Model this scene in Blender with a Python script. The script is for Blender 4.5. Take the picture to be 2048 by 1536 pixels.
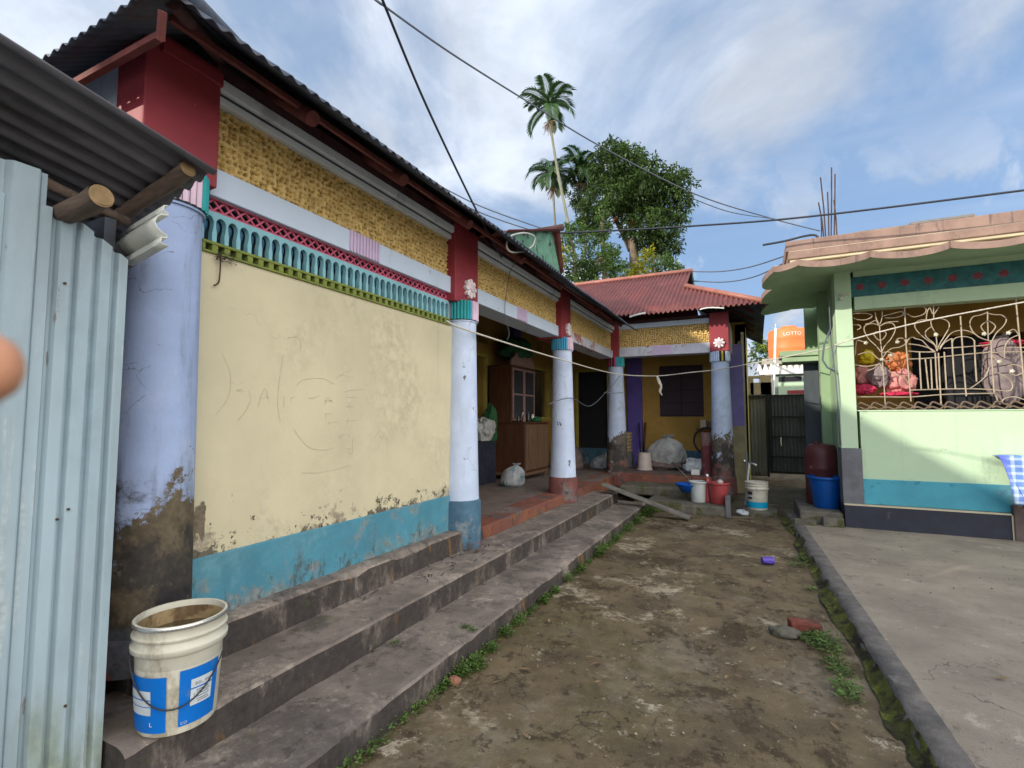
import bpy, math, random
from math import sin, cos, pi, radians, sqrt, atan2
from mathutils import Vector, Matrix, noise as mnoise
S = bpy.context.scene
for o in list(bpy.data.objects): bpy.data.objects.remove(o)
COL = S.collection
R = random.Random(7)

# ------------------------------------------------------------------ camera
F = 1000.0; PSI = radians(26); PIT = math.atan(69/1000.0); H = 1.5
FW = Vector((-sin(PSI)*cos(PIT), cos(PSI)*cos(PIT), sin(PIT)))
RT = Vector((cos(PSI), sin(PSI), 0)); UP = RT.cross(FW)
CO = Vector((0, 0, H))
cam = bpy.data.cameras.new('camera'); co = bpy.data.objects.new('camera', cam); COL.objects.link(co)
cam.sensor_width = 36; cam.lens = 36*F/2048; cam.clip_start = 0.01; cam.clip_end = 3000
co.matrix_world = Matrix.Translation(CO) @ Matrix((RT, UP, -FW)).transposed().to_4x4()
cam.dof.use_dof = True; cam.dof.focus_distance = 5.0; cam.dof.aperture_fstop = 9
S.camera = co
S.render.resolution_x = 1024; S.render.resolution_y = 768
# measured survey points: where the line of sight through a photo point meets a plane of the site
def at(x, y, ax, val):
    r = FW + RT*((x-1024)/F) - UP*((y-768)/F)
    i = 'XYZ'.index(ax)
    return CO + r*((val-CO[i])/r[i])

# ------------------------------------------------------------------ sky, sun, exposure
SUN = Vector((0.82, 1.0, -0.55)).normalized()
S.view_settings.view_transform = 'Standard'; S.view_settings.look = 'None'
S.view_settings.gamma = 1.0; S.view_settings.exposure = 0.72
W = bpy.data.worlds.new('World'); S.world = W; W.use_nodes = True
nt = W.node_tree; nt.nodes.clear()
def N(t, typ, **k):
    n = t.nodes.new(typ)
    for a, v in k.items():
        if a == 'ins':
            for i, x in v.items():
                if hasattr(x, 'is_output') or isinstance(x, bpy.types.NodeSocket): t.links.new(x, n.inputs[i])
                else: n.inputs[i].default_value = x
        else: setattr(n, a, v)
    return n
def MA(t, op, a, b=0.0, c=None, clamp=False):
    ins = {0: a, 1: b}
    if c is not None: ins[2] = c
    return N(t, 'ShaderNodeMath', operation=op, use_clamp=clamp, ins=ins).outputs[0]
def RAMP(t, v, lo, hi, a=0.0, b=1.0):
    n = N(t, 'ShaderNodeMapRange', interpolation_type='SMOOTHSTEP', ins={0: v, 1: lo, 2: hi, 3: a, 4: b})
    return n.outputs[0]
def MIX(t, f, a, b, bt='MIX'):
    n = N(t, 'ShaderNodeMix', data_type='RGBA', blend_type=bt)
    for i, x in ((0, f), (6, a), (7, b)):
        if isinstance(x, bpy.types.NodeSocket): t.links.new(x, n.inputs[i])
        elif i == 0: n.inputs[0].default_value = x
        else: n.inputs[i].default_value = (x[0], x[1], x[2], 1)
    return n.outputs[2]
sky = N(nt, 'ShaderNodeTexSky', sky_type='NISHITA', sun_disc=False, sun_elevation=radians(23), sun_rotation=radians(219))
sky.altitude = 10; sky.air_density = 1.0; sky.dust_density = 1.5; sky.ozone_density = 2.0
tc = N(nt, 'ShaderNodeTexCoord')
sep = N(nt, 'ShaderNodeSeparateXYZ', ins={0: tc.outputs['Generated']})
zz = MA(nt, 'ADD', MA(nt, 'MAXIMUM', sep.outputs[2], 0.0), 0.22)
cv = N(nt, 'ShaderNodeCombineXYZ', ins={0: MA(nt, 'DIVIDE', sep.outputs[0], zz), 1: MA(nt, 'DIVIDE', sep.outputs[1], zz), 2: 0.35}).outputs[0]
n1 = N(nt, 'ShaderNodeTexNoise', ins={'Vector': cv, 'Scale': 1.25, 'Detail': 10.0, 'Roughness': 0.55, 'Distortion': 0.45}).outputs[0]
mp = N(nt, 'ShaderNodeMapping', ins={0: cv}); mp.inputs['Rotation'].default_value = (0, 0, radians(38)); mp.inputs['Scale'].default_value = (0.55, 2.6, 1)
n2 = N(nt, 'ShaderNodeTexNoise', ins={'Vector': mp.outputs[0], 'Scale': 0.7, 'Detail': 6.0, 'Roughness': 0.55, 'Distortion': 0.25}).outputs[0]
n3 = N(nt, 'ShaderNodeTexNoise', ins={'Vector': tc.outputs['Generated'], 'Scale': 5.2, 'Detail': 8.0, 'Roughness': 0.55, 'Distortion': 0.3}).outputs[0]
def dotv(v):
    v = Vector(v).normalized()
    return N(nt, 'ShaderNodeVectorMath', operation='DOT_PRODUCT', ins={0: tc.outputs['Generated'], 1: tuple(v)}).outputs['Value']
# open blue over the end of the lane, thicker bright cloud to the left; unseen fill brightness added behind and to the right
left = RAMP(nt, dotv((-0.9, 0.55, 0.35)), 0.3, 1.0)
m1 = MA(nt, 'MULTIPLY', RAMP(nt, MA(nt, 'ADD', n1, MA(nt, 'MULTIPLY', left, 0.13)), 0.51, 0.71), 0.88)
m2 = MA(nt, 'MULTIPLY', RAMP(nt, n2, 0.44, 0.72), 0.50)
low = RAMP(nt, sep.outputs[2], 0.50, 0.22)
m3 = MA(nt, 'MULTIPLY', MA(nt, 'MULTIPLY', RAMP(nt, n3, 0.53, 0.62), low), 0.9)
m = MA(nt, 'MAXIMUM', MA(nt, 'MAXIMUM', m1, m2), m3)
fill_bank = RAMP(nt, dotv((0.9, -0.45, 0.45)), 0.30, 0.9)  # bright cloud added out of view to fill the shaded house front
glow = RAMP(nt, dotv(-SUN), 0.55, 1.0)
m = MA(nt, 'MAXIMUM', m, MA(nt, 'MULTIPLY', fill_bank, 0.95))
CK = 3.35
cb = MA(nt, 'ADD', MA(nt, 'MULTIPLY', fill_bank, 9.0), MA(nt, 'ADD', CK, MA(nt, 'MULTIPLY', glow, 5.0)))
cb = MA(nt, 'ADD', cb, MA(nt, 'MULTIPLY', left, 0.7))
n4 = N(nt, 'ShaderNodeTexNoise', ins={'Vector': cv, 'Scale': 2.3, 'Detail': 8.0, 'Roughness': 0.6, 'Distortion': 0.4}).outputs[0]
cb = MA(nt, 'MULTIPLY', cb, RAMP(nt, n4, 0.32, 0.68, 0.86, 1.30))
cc = N(nt, 'ShaderNodeVectorMath', operation='SCALE', ins={0: (0.90, 0.975, 1.10), 3: cb}).outputs[0]
blue = N(nt, 'ShaderNodeVectorMath', operation='MULTIPLY', ins={0: sky.outputs[0], 1: (0.88, 0.97, 1.12)}).outputs[0]
blue = MIX(nt, 0.75, blue, (1.38, 2.08, 3.15))
cw = N(nt, 'ShaderNodeVectorMath', operation='SCALE', ins={0: (1.04, 0.985, 0.925), 3: cb}).outputs[0]
cc = MIX(nt, fill_bank, cc, cw)
skc = MIX(nt, m, blue, cc)
bg = N(nt, 'ShaderNodeBackground', ins={0: skc, 1: 0.13})
N(nt, 'ShaderNodeOutputWorld', ins={0: bg.outputs[0]})
sl = bpy.data.lights.new('sun', 'SUN'); so = bpy.data.objects.new('sun', sl); COL.objects.link(so)
sl.energy = 3.0; sl.angle = radians(0.53); sl.color = (1.0, 0.90, 0.76)
so.rotation_euler = SUN.to_track_quat('-Z', 'Y').to_euler(); so.location = (-20, -20, 30)

# ------------------------------------------------------------------ materials
def mat(name, col, rough=0.8, var=0.25, vs=6.0, bump=0.15, bs=60.0, layers=(), metal=0.0, spec=0.4, bd=0.01, vstretch=(1, 1, 1), island=0.0, trans=None, voro=None):
    m = bpy.data.materials.new(name); m.use_nodes = True
    t = m.node_tree; t.nodes.clear()
    tcn = N(t, 'ShaderNodeTexCoord'); P = tcn.outputs['Object']
    pz = N(t, 'ShaderNodeSeparateXYZ', ins={0: P}).outputs[2]
    mpn = N(t, 'ShaderNodeMapping', ins={0: P}); mpn.inputs['Scale'].default_value = vstretch
    nz = N(t, 'ShaderNodeTexNoise', ins={'Vector': mpn.outputs[0], 'Scale': vs, 'Detail': 6.0, 'Roughness': 0.62}).outputs[0]
    f = RAMP(t, nz, 0.28, 0.74, 1-var, 1+var*0.6)
    c = N(t, 'ShaderNodeVectorMath', operation='SCALE', ins={0: col[:3], 3: f}).outputs[0]
    if island:
        gi = N(t, 'ShaderNodeNewGeometry').outputs['Random Per Island']
        c = N(t, 'ShaderNodeVectorMath', operation='SCALE', ins={0: c, 3: MA(t, 'ADD', MA(t, 'MULTIPLY', gi, island*2), 1-island)}).outputs[0]
    rg = rough
    hsum = None
    for i, L in enumerate(layers):
        lm = N(t, 'ShaderNodeMapping', ins={0: P}); lm.inputs['Scale'].default_value = L.get('st', (1, 1, 1)); lm.inputs['Location'].default_value = (3.1*i+L.get('off', 0), 1.7*i, 0.9*i)
        if L.get('vor'):
            wn = N(t, 'ShaderNodeTexNoise', ins={'Vector': lm.outputs[0], 'Scale': L['s']*1.8, 'Detail': 5.0}).outputs[1]
            wv = N(t, 'ShaderNodeVectorMath', operation='MULTIPLY_ADD', ins={0: wn, 1: (0.7/L['s'],)*3, 2: lm.outputs[0]}).outputs[0]
            v = N(t, 'ShaderNodeTexVoronoi', feature='DISTANCE_TO_EDGE', ins={'Vector': wv, 'Scale': L['s']}).outputs[0]
            dn = N(t, 'ShaderNodeTexNoise', ins={'Vector': lm.outputs[0], 'Scale': L['s']*0.6, 'Detail': 3.0}).outputs[0]
            v = MA(t, 'ADD', v, RAMP(t, dn, 0.4, 0.62, 0.0, 0.3))
            mk = RAMP(t, v, L['hi'], L['lo'])
            if 'z' in L:
                z0, z1, am = L['z']
                mk = MA(t, 'MULTIPLY', mk, N(t, 'ShaderNodeMapRange', ins={0: pz, 1: z0, 2: z1, 3: 1.0, 4: 0.0}).outputs[0])
        else:
            v = N(t, 'ShaderNodeTexNoise', ins={'Vector': lm.outputs[0], 'Scale': L['s'], 'Detail': L.get('d', 7.0), 'Roughness': L.get('r', 0.62), 'Distortion': L.get('dist', 0.2)}).outputs[0]
            if 'z' in L:
                z0, z1, am = L['z']
                g = N(t, 'ShaderNodeMapRange', ins={0: pz, 1: z0, 2: z1, 3: 0.0, 4: -am}).outputs[0]
                v = MA(t, 'ADD', v, g)
            if 'y' in L:
                y0, y1, am = L['y']
                py_ = N(t, 'ShaderNodeSeparateXYZ', ins={0: P}).outputs[1]
                v = MA(t, 'ADD', v, N(t, 'ShaderNodeMapRange', ins={0: py_, 1: y0, 2: y1, 3: 0.0, 4: -am}).outputs[0])
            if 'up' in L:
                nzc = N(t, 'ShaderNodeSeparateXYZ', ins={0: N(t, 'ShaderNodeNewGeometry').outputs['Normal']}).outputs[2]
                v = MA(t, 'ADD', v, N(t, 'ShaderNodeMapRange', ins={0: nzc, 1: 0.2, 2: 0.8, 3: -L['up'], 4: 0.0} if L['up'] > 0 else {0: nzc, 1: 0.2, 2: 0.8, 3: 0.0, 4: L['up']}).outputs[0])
            mk = RAMP(t, v, L['lo'], L['hi'])
        op = L.get('op', 1.0)
        mk = MA(t, 'MULTIPLY', mk, op)
        lc = L['c']
        lv = N(t, 'ShaderNodeTexNoise', ins={'Vector': P, 'Scale': L['s']*5+9, 'Detail': 5.0, 'Roughness': 0.6}).outputs[0]
        lcs = N(t, 'ShaderNodeVectorMath', operation='SCALE', ins={0: lc[:3], 3: RAMP(t, lv, 0.3, 0.7, 0.7, 1.25)}).outputs[0]
        c = MIX(t, mk, c, lcs)
        if L.get('h'):
            hh = MA(t, 'MULTIPLY', mk, L['h']); hsum = hh if hsum is None else MA(t, 'ADD', hsum, hh)
        if 'ro' in L: rg = MA(t, 'ADD', MA(t, 'MULTIPLY', mk, L['ro']-rough), rg)
    nb = N(t, 'ShaderNodeTexNoise', ins={'Vector': P, 'Scale': bs, 'Detail': 6.0, 'Roughness': 0.65}).outputs[0]
    if voro:
        vd = N(t, 'ShaderNodeTexVoronoi', ins={'Vector': P, 'Scale': voro}).outputs[0]
        nb = MA(t, 'ADD', MA(t, 'MULTIPLY', vd, 2.0), MA(t, 'MULTIPLY', nb, 0.3))
    if hsum is not None: nb = MA(t, 'ADD', nb, hsum)
    bn = N(t, 'ShaderNodeBump', ins={'Strength': bump, 'Distance': bd, 'Height': nb})
    bsdf = N(t, 'ShaderNodeBsdfPrincipled', ins={'Base Color': c, 'Roughness': rg, 'Metallic': metal, 'Normal': bn.outputs[0]})
    bsdf.inputs['Specular IOR Level'].default_value = spec
    out = bsdf.outputs[0]
    if trans:
        tr = N(t, 'ShaderNodeBsdfTranslucent', ins={0: N(t, 'ShaderNodeVectorMath', operation='SCALE', ins={0: c, 3: 1.3}).outputs[0]})
        out = N(t, 'ShaderNodeMixShader', ins={0: trans, 1: bsdf.outputs[0], 2: tr.outputs[0]}).outputs[0]
    N(t, 'ShaderNodeOutputMaterial', ins={0: out})
    return m
BLK = (0.018, 0.016, 0.015)
M = {}
M['ground'] = mat('ground', (0.16, 0.14, 0.11))
M['lane'] = mat('lane', (0.150, 0.112, 0.064), rough=0.7, var=0.4, vs=3.0, bump=0.6, bs=90, layers=[
    dict(c=(0.20, 0.165, 0.115), s=0.7, lo=0.52, hi=0.60, r=0.74, op=0.7, off=9),
    dict(c=(0.115, 0.092, 0.035), s=0.9, lo=0.48, hi=0.62, r=0.74, op=0.5, off=51),
    dict(c=(0.40, 0.34, 0.245), s=1.3, lo=0.555, hi=0.64, r=0.78, op=0.85),
    dict(c=(0.055, 0.036, 0.016), s=2.0, lo=0.515, hi=0.60, r=0.8, op=0.88, st=(1, 0.8, 1)),
    dict(c=(0.46, 0.40, 0.31), s=2.8, lo=0.60, hi=0.655, r=0.82, op=0.85, off=4),
    dict(c=(0.036, 0.025, 0.012), s=9, lo=0.56, hi=0.62, r=0.75, op=0.75),
    dict(c=(0.34, 0.29, 0.21), s=24, lo=0.62, hi=0.66, r=0.75, op=0.7),
    dict(c=(0.12, 0.125, 0.022), s=1.6, lo=0.60, hi=0.72, op=0.65, off=21),
    dict(c=BLK, s=1.1, vor=1, lo=0.0, hi=0.006, op=0.6)])
M['yard'] = mat('yard', (0.285, 0.243, 0.195), rough=0.78, var=0.25, vs=1.6, bump=0.45, bs=110, layers=[
    dict(c=(0.205, 0.172, 0.14), s=0.9, lo=0.50, hi=0.62, r=0.74, op=0.75),
    dict(c=(0.40, 0.35, 0.285), s=1.9, lo=0.57, hi=0.66, r=0.78, op=0.7, off=5),
    dict(c=(0.12, 0.098, 0.075), s=3.2, lo=0.57, hi=0.66, r=0.78, op=0.65, off=11),
    dict(c=(0.46, 0.42, 0.36), s=15, lo=0.62, hi=0.66, op=0.55, r=0.75, off=17),
    dict(c=(0.11, 0.095, 0.075), s=22, lo=0.60, hi=0.65, op=0.6, r=0.75, off=27),
    dict(c=BLK, s=0.8, vor=1, lo=0.0, hi=0.004, op=0.6)])
M['kerb'] = mat('kerb', (0.145, 0.132, 0.122), var=0.35, vs=9, bump=0.6, bs=60, layers=[
    dict(c=(0.09, 0.085, 0.085), s=4, lo=0.5, hi=0.65, op=0.7),
    dict(c=(0.30, 0.28, 0.26), s=6, lo=0.63, hi=0.70, op=0.6)])
M['moss'] = mat('moss', (0.105, 0.115, 0.020), rough=0.95, var=0.5, vs=14, bump=0.9, bs=120, bd=0.02, layers=[
    dict(c=(0.035, 0.030, 0.016), s=5, lo=0.46, hi=0.56), dict(c=(0.20, 0.225, 0.03), s=5, lo=0.55, hi=0.66, op=0.8)])
M['step'] = mat('step', (0.205, 0.172, 0.150), rough=0.8, var=0.35, vs=5, bump=0.65, bs=70, layers=[
    dict(c=(0.33, 0.285, 0.24), s=2.4, lo=0.53, hi=0.62, r=0.78, op=0.75),
    dict(c=(0.085, 0.072, 0.070), s=1.7, lo=0.50, hi=0.60, r=0.78, op=0.75, off=7),
    dict(c=(0.05, 0.043, 0.04), s=9, lo=0.57, hi=0.63, r=0.76, op=0.65, off=13),
    dict(c=(0.36, 0.32, 0.28), s=18, lo=0.61, hi=0.66, r=0.76, op=0.6, off=15),
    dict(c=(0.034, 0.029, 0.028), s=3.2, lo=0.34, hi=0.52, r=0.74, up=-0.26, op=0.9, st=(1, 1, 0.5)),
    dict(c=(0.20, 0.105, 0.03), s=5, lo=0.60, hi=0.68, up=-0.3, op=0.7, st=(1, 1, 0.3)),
    dict(c=(0.07, 0.085, 0.03), s=3, lo=0.60, hi=0.70, op=0.5, off=33),
    dict(c=BLK, s=2.0, vor=1, lo=0.0, hi=0.010, op=0.85)])
M['wallcream'] = mat('wallcream', (0.565, 0.52, 0.36), rough=0.85, var=0.10, vs=1.6, bump=0.12, bs=45, layers=[
    dict(c=(0.50, 0.45, 0.31), s=1.1, lo=0.48, hi=0.7, op=0.6),
    dict(c=(0.40, 0.36, 0.25), s=1.6, vor=1, lo=0.0, hi=0.005, op=0.6),
    dict(c=(0.50, 0.47, 0.36), s=2.0, lo=0.56, hi=0.75, op=0.35, st=(1, 3, 0.35)),
    dict(c=(0.33, 0.29, 0.21), s=2.6, lo=0.485, hi=0.54, r=0.74, z=(0.76, 1.25, 0.27), h=-0.6),
    dict(c=(0.25, 0.225, 0.17), s=1.5, lo=0.47, hi=0.62, r=0.75, z=(0.76, 1.12, 0.26), op=0.6, off=41),
    dict(c=(0.13, 0.115, 0.085), s=5.5, lo=0.50, hi=0.525, r=0.78, z=(0.76, 1.2, 0.28), h=-0.8, off=3),
    dict(c=(0.07, 0.06, 0.045), s=9, lo=0.565, hi=0.59, r=0.75, z=(0.75, 1.5, 0.18), off=31),
    dict(c=(0.16, 0.13, 0.09), s=7, lo=0.52, hi=0.56, y=(1.66, 1.74, 0.6), st=(1, 1, 0.5), z=(0.9, 1.9, 0.25), h=-0.5)])
M['blueband'] = mat('blueband', (0.068, 0.245, 0.335), rough=0.75, var=0.2, vs=3, bump=0.2, layers=[
    dict(c=(0.13, 0.28, 0.33), s=2.2, lo=0.52, hi=0.66, op=0.6),
    dict(c=(0.20, 0.22, 0.22), s=3.4, lo=0.46, hi=0.56, r=0.75, z=(0.48, 0.84, 0.12), op=0.85),
    dict(c=(0.07, 0.09, 0.09), s=7, lo=0.48, hi=0.58, r=0.78, z=(0.46, 0.80, 0.20), st=(1, 1, 0.5), h=-0.4),
    dict(c=(0.10, 0.17, 0.22), s=5, lo=0.58, hi=0.68, st=(1, 1, 0.25), op=0.6)])
M['colwhite'] = mat('colwhite', (0.50, 0.60, 0.79), rough=0.75, var=0.12, vs=3, bump=0.15, bs=40, layers=[
    dict(c=(0.66, 0.70, 0.79), s=3, lo=0.55, hi=0.7, op=0.5),
    dict(c=(0.34, 0.38, 0.45), s=2.2, lo=0.55, hi=0.70, op=0.5, st=(2, 2, 0.4)),
    dict(c=(0.12, 0.13, 0.15), s=8, lo=0.645, hi=0.67, st=(1, 1, 0.6), h=-0.5),
    dict(c=(0.12, 0.12, 0.13), s=3.2, vor=1, lo=0.0, hi=0.010, op=0.7, st=(1.2, 1.2, 0.8))])
M['colbig'] = mat('colbig', (0.345, 0.445, 0.69), rough=0.78, var=0.15, vs=3, bump=0.2, bs=40, layers=[
    dict(c=(0.53, 0.585, 0.70), s=2.4, lo=0.5, hi=0.66, op=0.5, st=(1, 1, 0.5)),
    dict(c=(0.20, 0.24, 0.32), s=4, lo=0.50, hi=0.66, op=0.7, st=(2, 2, 0.25)),
    dict(c=(0.11, 0.115, 0.125), s=3.5, lo=0.42, hi=0.62, z=(1.0, 1.9, 0.28), op=0.75, st=(2.2, 2.2, 0.25)),
    dict(c=(0.06, 0.065, 0.08), s=5, vor=1, lo=0.0, hi=0.012, op=0.85, st=(1.0, 1.0, 1.5), z=(0.8, 6.0, 0)),
    dict(c=(0.120, 0.096, 0.060), s=2.1, lo=0.37, hi=0.41, r=0.76, z=(0.95, 1.5, 0.45), h=-1.2),
    dict(c=(0.042, 0.037, 0.033), s=2.6, lo=0.36, hi=0.50, r=0.72, z=(0.98, 1.42, 0.36)),
    dict(c=(0.25, 0.23, 0.19), s=8, lo=0.60, hi=0.66, z=(0.9, 1.3, 0.3), op=0.6),
    dict(c=(0.020, 0.019, 0.02), s=4, lo=0.40, hi=0.55, z=(0.72, 1.08, 0.4)),
    dict(c=(0.24, 0.07, 0.065), s=3.0, lo=0.48, hi=0.56, z=(0.60, 0.74, 0.6), op=0.8),
    dict(c=(0.09, 0.10, 0.12), s=4, lo=0.5, hi=0.56, z=(0.60, 0.72, 0.6), op=0.9, off=14)])
M['colworn'] = mat('colworn', (0.46, 0.555, 0.75), rough=0.8, var=0.15, vs=3, bump=0.25, bs=40, layers=[
    dict(c=(0.36, 0.42, 0.50), s=3, lo=0.5, hi=0.65, op=0.6),
    dict(c=(0.115, 0.098, 0.08), s=2.6, lo=0.37, hi=0.385, r=0.72, z=(1.0, 1.6, 0.42), h=-1.2),
    dict(c=(0.045, 0.04, 0.038), s=5, lo=0.40, hi=0.55, z=(0.95, 1.45, 0.35)),
    dict(c=(0.28, 0.26, 0.22), s=5, lo=0.60, hi=0.66, z=(1.2, 1.5, 0.3), op=0.6),
    dict(c=(0.20, 0.08, 0.07), s=3.5, lo=0.47, hi=0.58, z=(0.66, 0.84, 0.5), op=0.8)])
M['pedblue'] = mat('pedblue', (0.055, 0.13, 0.20), var=0.3, bump=0.3, layers=[
    dict(c=(0.17, 0.20, 0.22), s=5, lo=0.53, hi=0.62, op=0.7), dict(c=(0.20, 0.06, 0.05), s=3, lo=0.52, hi=0.6, z=(0.3, 0.75, 0.15), op=0.8), dict(c=(0.05, 0.045, 0.04), s=4, lo=0.5, hi=0.6, z=(0.3, 0.6, 0.2))])
M['pedred'] = mat('pedred', (0.16, 0.06, 0.055), var=0.35, bump=0.3, layers=[
    dict(c=(0.13, 0.12, 0.115), s=4, lo=0.5, hi=0.6), dict(c=(0.05, 0.045, 0.045), s=6, lo=0.54, hi=0.62)])
M['beamwhite'] = mat('beamwhite', (0.54, 0.645, 0.79), rough=0.7, var=0.06, vs=2.5, bump=0.08, layers=[
    dict(c=(0.40, 0.44, 0.49), s=3.5, lo=0.60, hi=0.70, op=0.6, st=(1, 1, 0.4)), dict(c=(0.16, 0.16, 0.17), s=9, lo=0.675, hi=0.70, op=0.7)])
M['beamworn'] = mat('beamworn', (0.56, 0.59, 0.68), rough=0.75, var=0.1, vs=4, bump=0.15, layers=[
    dict(c=(0.44, 0.14, 0.10), s=2.3, lo=0.565, hi=0.60, r=0.7, h=-0.5), dict(c=(0.33, 0.36, 0.42), s=4, lo=0.55, hi=0.66, op=0.6), dict(c=(0.2, 0.2, 0.2), s=8, lo=0.64, hi=0.67, op=0.7)])
M['cornice'] = mat('cornice', (0.70, 0.77, 0.86), rough=0.7, var=0.08, layers=[dict(c=(0.40, 0.43, 0.47), s=4, lo=0.58, hi=0.68, op=0.6, st=(1, 1, 0.4))])
M['soffit'] = mat('soffit', (0.45, 0.38, 0.27), var=0.2)
M['lilac'] = mat('lilac', (0.60, 0.49, 0.68), var=0.1)
M['frieze'] = mat('frieze', (0.78, 0.585, 0.25), rough=0.7, var=0.2, vs=7, bump=0.55, bs=60, bd=0.03, layers=[
    dict(c=(0.40, 0.26, 0.06), s=9, lo=0.55, hi=0.7, op=0.5), dict(c=(0.20, 0.13, 0.04), s=5, lo=0.62, hi=0.72, op=0.6, st=(1, 1, 0.5))])
M['friezemid'] = mat('friezemid', (0.56, 0.39, 0.13), rough=0.8, var=0.25, vs=15)
M['friezepit'] = mat('friezepit', (0.33, 0.22, 0.075), rough=0.9, var=0.4, vs=20)
M['red'] = mat('red', (0.285, 0.034, 0.048), rough=0.55, var=0.15, vs=3, bump=0.1, layers=[
    dict(c=(0.23, 0.035, 0.055), s=2, lo=0.5, hi=0.68, op=0.6), dict(c=(0.62, 0.45, 0.45), s=14, lo=0.71, hi=0.74)])
M['redpurlin'] = mat('redpurlin', (0.17, 0.050, 0.045), var=0.3, vs=8, bump=0.2)
M['redgrey'] = mat('redgrey', (0.10, 0.05, 0.05), var=0.3, vs=8, bump=0.2)
M['tinunder'] = mat('tinunder', (0.075, 0.095, 0.135), rough=0.6, var=0.35, vs=4, bump=0.1, layers=[
    dict(c=(0.10, 0.045, 0.03), s=3, lo=0.55, hi=0.68, op=0.6), dict(c=(0.03, 0.03, 0.03), s=2, lo=0.5, hi=0.65, op=0.6, off=8)])
M['tinroofred'] = mat('tinroofred', (0.155, 0.047, 0.043), rough=0.55, var=0.25, vs=2.5, bump=0.1, layers=[
    dict(c=(0.22, 0.05, 0.045), s=2.2, lo=0.52, hi=0.68, op=0.6), dict(c=(0.30, 0.13, 0.11), s=5, lo=0.6, hi=0.72, op=0.5)])
M['ridgecap'] = mat('ridgecap', (0.34, 0.135, 0.10), rough=0.5, var=0.2)
M['green_board'] = mat('green_board', (0.10, 0.24, 0.17), var=0.35, vs=5, layers=[dict(c=(0.25, 0.36, 0.29), s=4, lo=0.55, hi=0.66), dict(c=(0.03, 0.05, 0.04), s=7, lo=0.56, hi=0.62)])
M['ochre'] = mat('ochre', (0.40, 0.245, 0.055), var=0.2, vs=2, layers=[dict(c=(0.26, 0.16, 0.06), s=2, lo=0.55, hi=0.7, op=0.6), dict(c=(0.25, 0.14, 0.05), s=6, lo=0.66, hi=0.70)])
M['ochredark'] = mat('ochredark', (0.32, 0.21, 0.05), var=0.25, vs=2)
M['olivewall'] = mat('olivewall', (0.42, 0.36, 0.07), var=0.25, vs=2)
M['purple'] = mat('purple', (0.115, 0.085, 0.34), var=0.2, vs=3, layers=[dict(c=(0.30, 0.26, 0.40), s=3, lo=0.58, hi=0.66, z=(0.8, 1.6, 0.2), op=0.7)])
M['lilacpier'] = mat('lilacpier', (0.22, 0.19, 0.44), var=0.15, vs=3)
M['dark'] = mat('dark', (0.012, 0.014, 0.02), var=0.2)
M['shutter'] = mat('shutter', (0.035, 0.018, 0.028), rough=0.6, var=0.2, vs=4)
M['vfloor'] = mat('vfloor', (0.155, 0.125, 0.115), rough=0.7, var=0.25, vs=2.5, bump=0.25, layers=[dict(c=(0.22, 0.19, 0.17), s=2, lo=0.55, hi=0.7, op=0.6), dict(c=(0.06, 0.05, 0.05), s=3, lo=0.55, hi=0.68, op=0.6)])
M['vedge'] = mat('vedge', (0.195, 0.072, 0.052), rough=0.7, var=0.35, vs=3, bump=0.3, layers=[
    dict(c=(0.235, 0.10, 0.035), s=2.4, lo=0.5, hi=0.62, op=0.8, up=-0.1), dict(c=(0.10, 0.09, 0.085), s=2.6, lo=0.54, hi=0.62, r=0.75), dict(c=(0.03, 0.03, 0.03), s=7, lo=0.58, hi=0.64, st=(1, 1, 0.3), op=0.8), dict(c=(0.16, 0.125, 0.115), s=1.2, lo=0.5, hi=0.6, up=0.3)])
M['aqua'] = mat('aqua', (0.23, 0.48, 0.55), var=0.12)
M['navyteal'] = mat('navyteal', (0.030, 0.105, 0.19), rough=0.5, var=0.3, vs=12)
M['deep'] = mat('deep', (0.018, 0.04, 0.055), var=0.2)
M['pinklat'] = mat('pinklat', (0.50, 0.10, 0.17), var=0.2)
M['olive'] = mat('olive', (0.19, 0.235, 0.05), var=0.25, vs=12)
M['teal'] = mat('teal', (0.03, 0.34, 0.36), var=0.2)
M['pinkcap'] = mat('pinkcap', (0.66, 0.50, 0.62), var=0.15)
M['magenta'] = mat('magenta', (0.52, 0.06, 0.13), var=0.15)
M['skyblue'] = mat('skyblue', (0.06, 0.34, 0.55), var=0.15)
M['yellowp'] = mat('yellowp', (0.55, 0.45, 0.05), var=0.15)
M['flower'] = mat('flower', (0.78, 0.70, 0.72), var=0.08, bump=0.05)
M['flowerc'] = mat('flowerc', (0.62, 0.54, 0.60), var=0.1)
M['galv'] = mat('galv', (0.305, 0.40, 0.455), rough=0.5, var=0.28, vs=2.0, bump=0.08, bs=30, spec=0.5, vstretch=(1, 1, 0.35), layers=[
    dict(c=(0.25, 0.37, 0.44), s=2, lo=0.5, hi=0.7, op=0.6, st=(1, 3, 0.25)), dict(c=(0.20, 0.24, 0.14), s=2.4, lo=0.42, hi=0.60, z=(0.5, 1.1, 0.3), op=0.7, st=(1, 2, 0.5)), dict(c=(0.16, 0.10, 0.06), s=14, lo=0.67, hi=0.71, st=(1, 1.5, 0.35), op=0.7), dict(c=(0.45, 0.50, 0.50), s=7, lo=0.58, hi=0.68, st=(1, 3, 0.2), op=0.5)])
M['shedroof'] = mat('shedroof', (0.115, 0.115, 0.135), rough=0.6, var=0.35, vs=5, bump=0.15, vstretch=(3, 0.6, 1), layers=[dict(c=(0.19, 0.19, 0.21), s=7, lo=0.58, hi=0.68, op=0.6, st=(3, 0.5, 1)), dict(c=(0.05, 0.05, 0.06), s=4, lo=0.55, hi=0.66, op=0.6, st=(3, .5, 1))])
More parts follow.
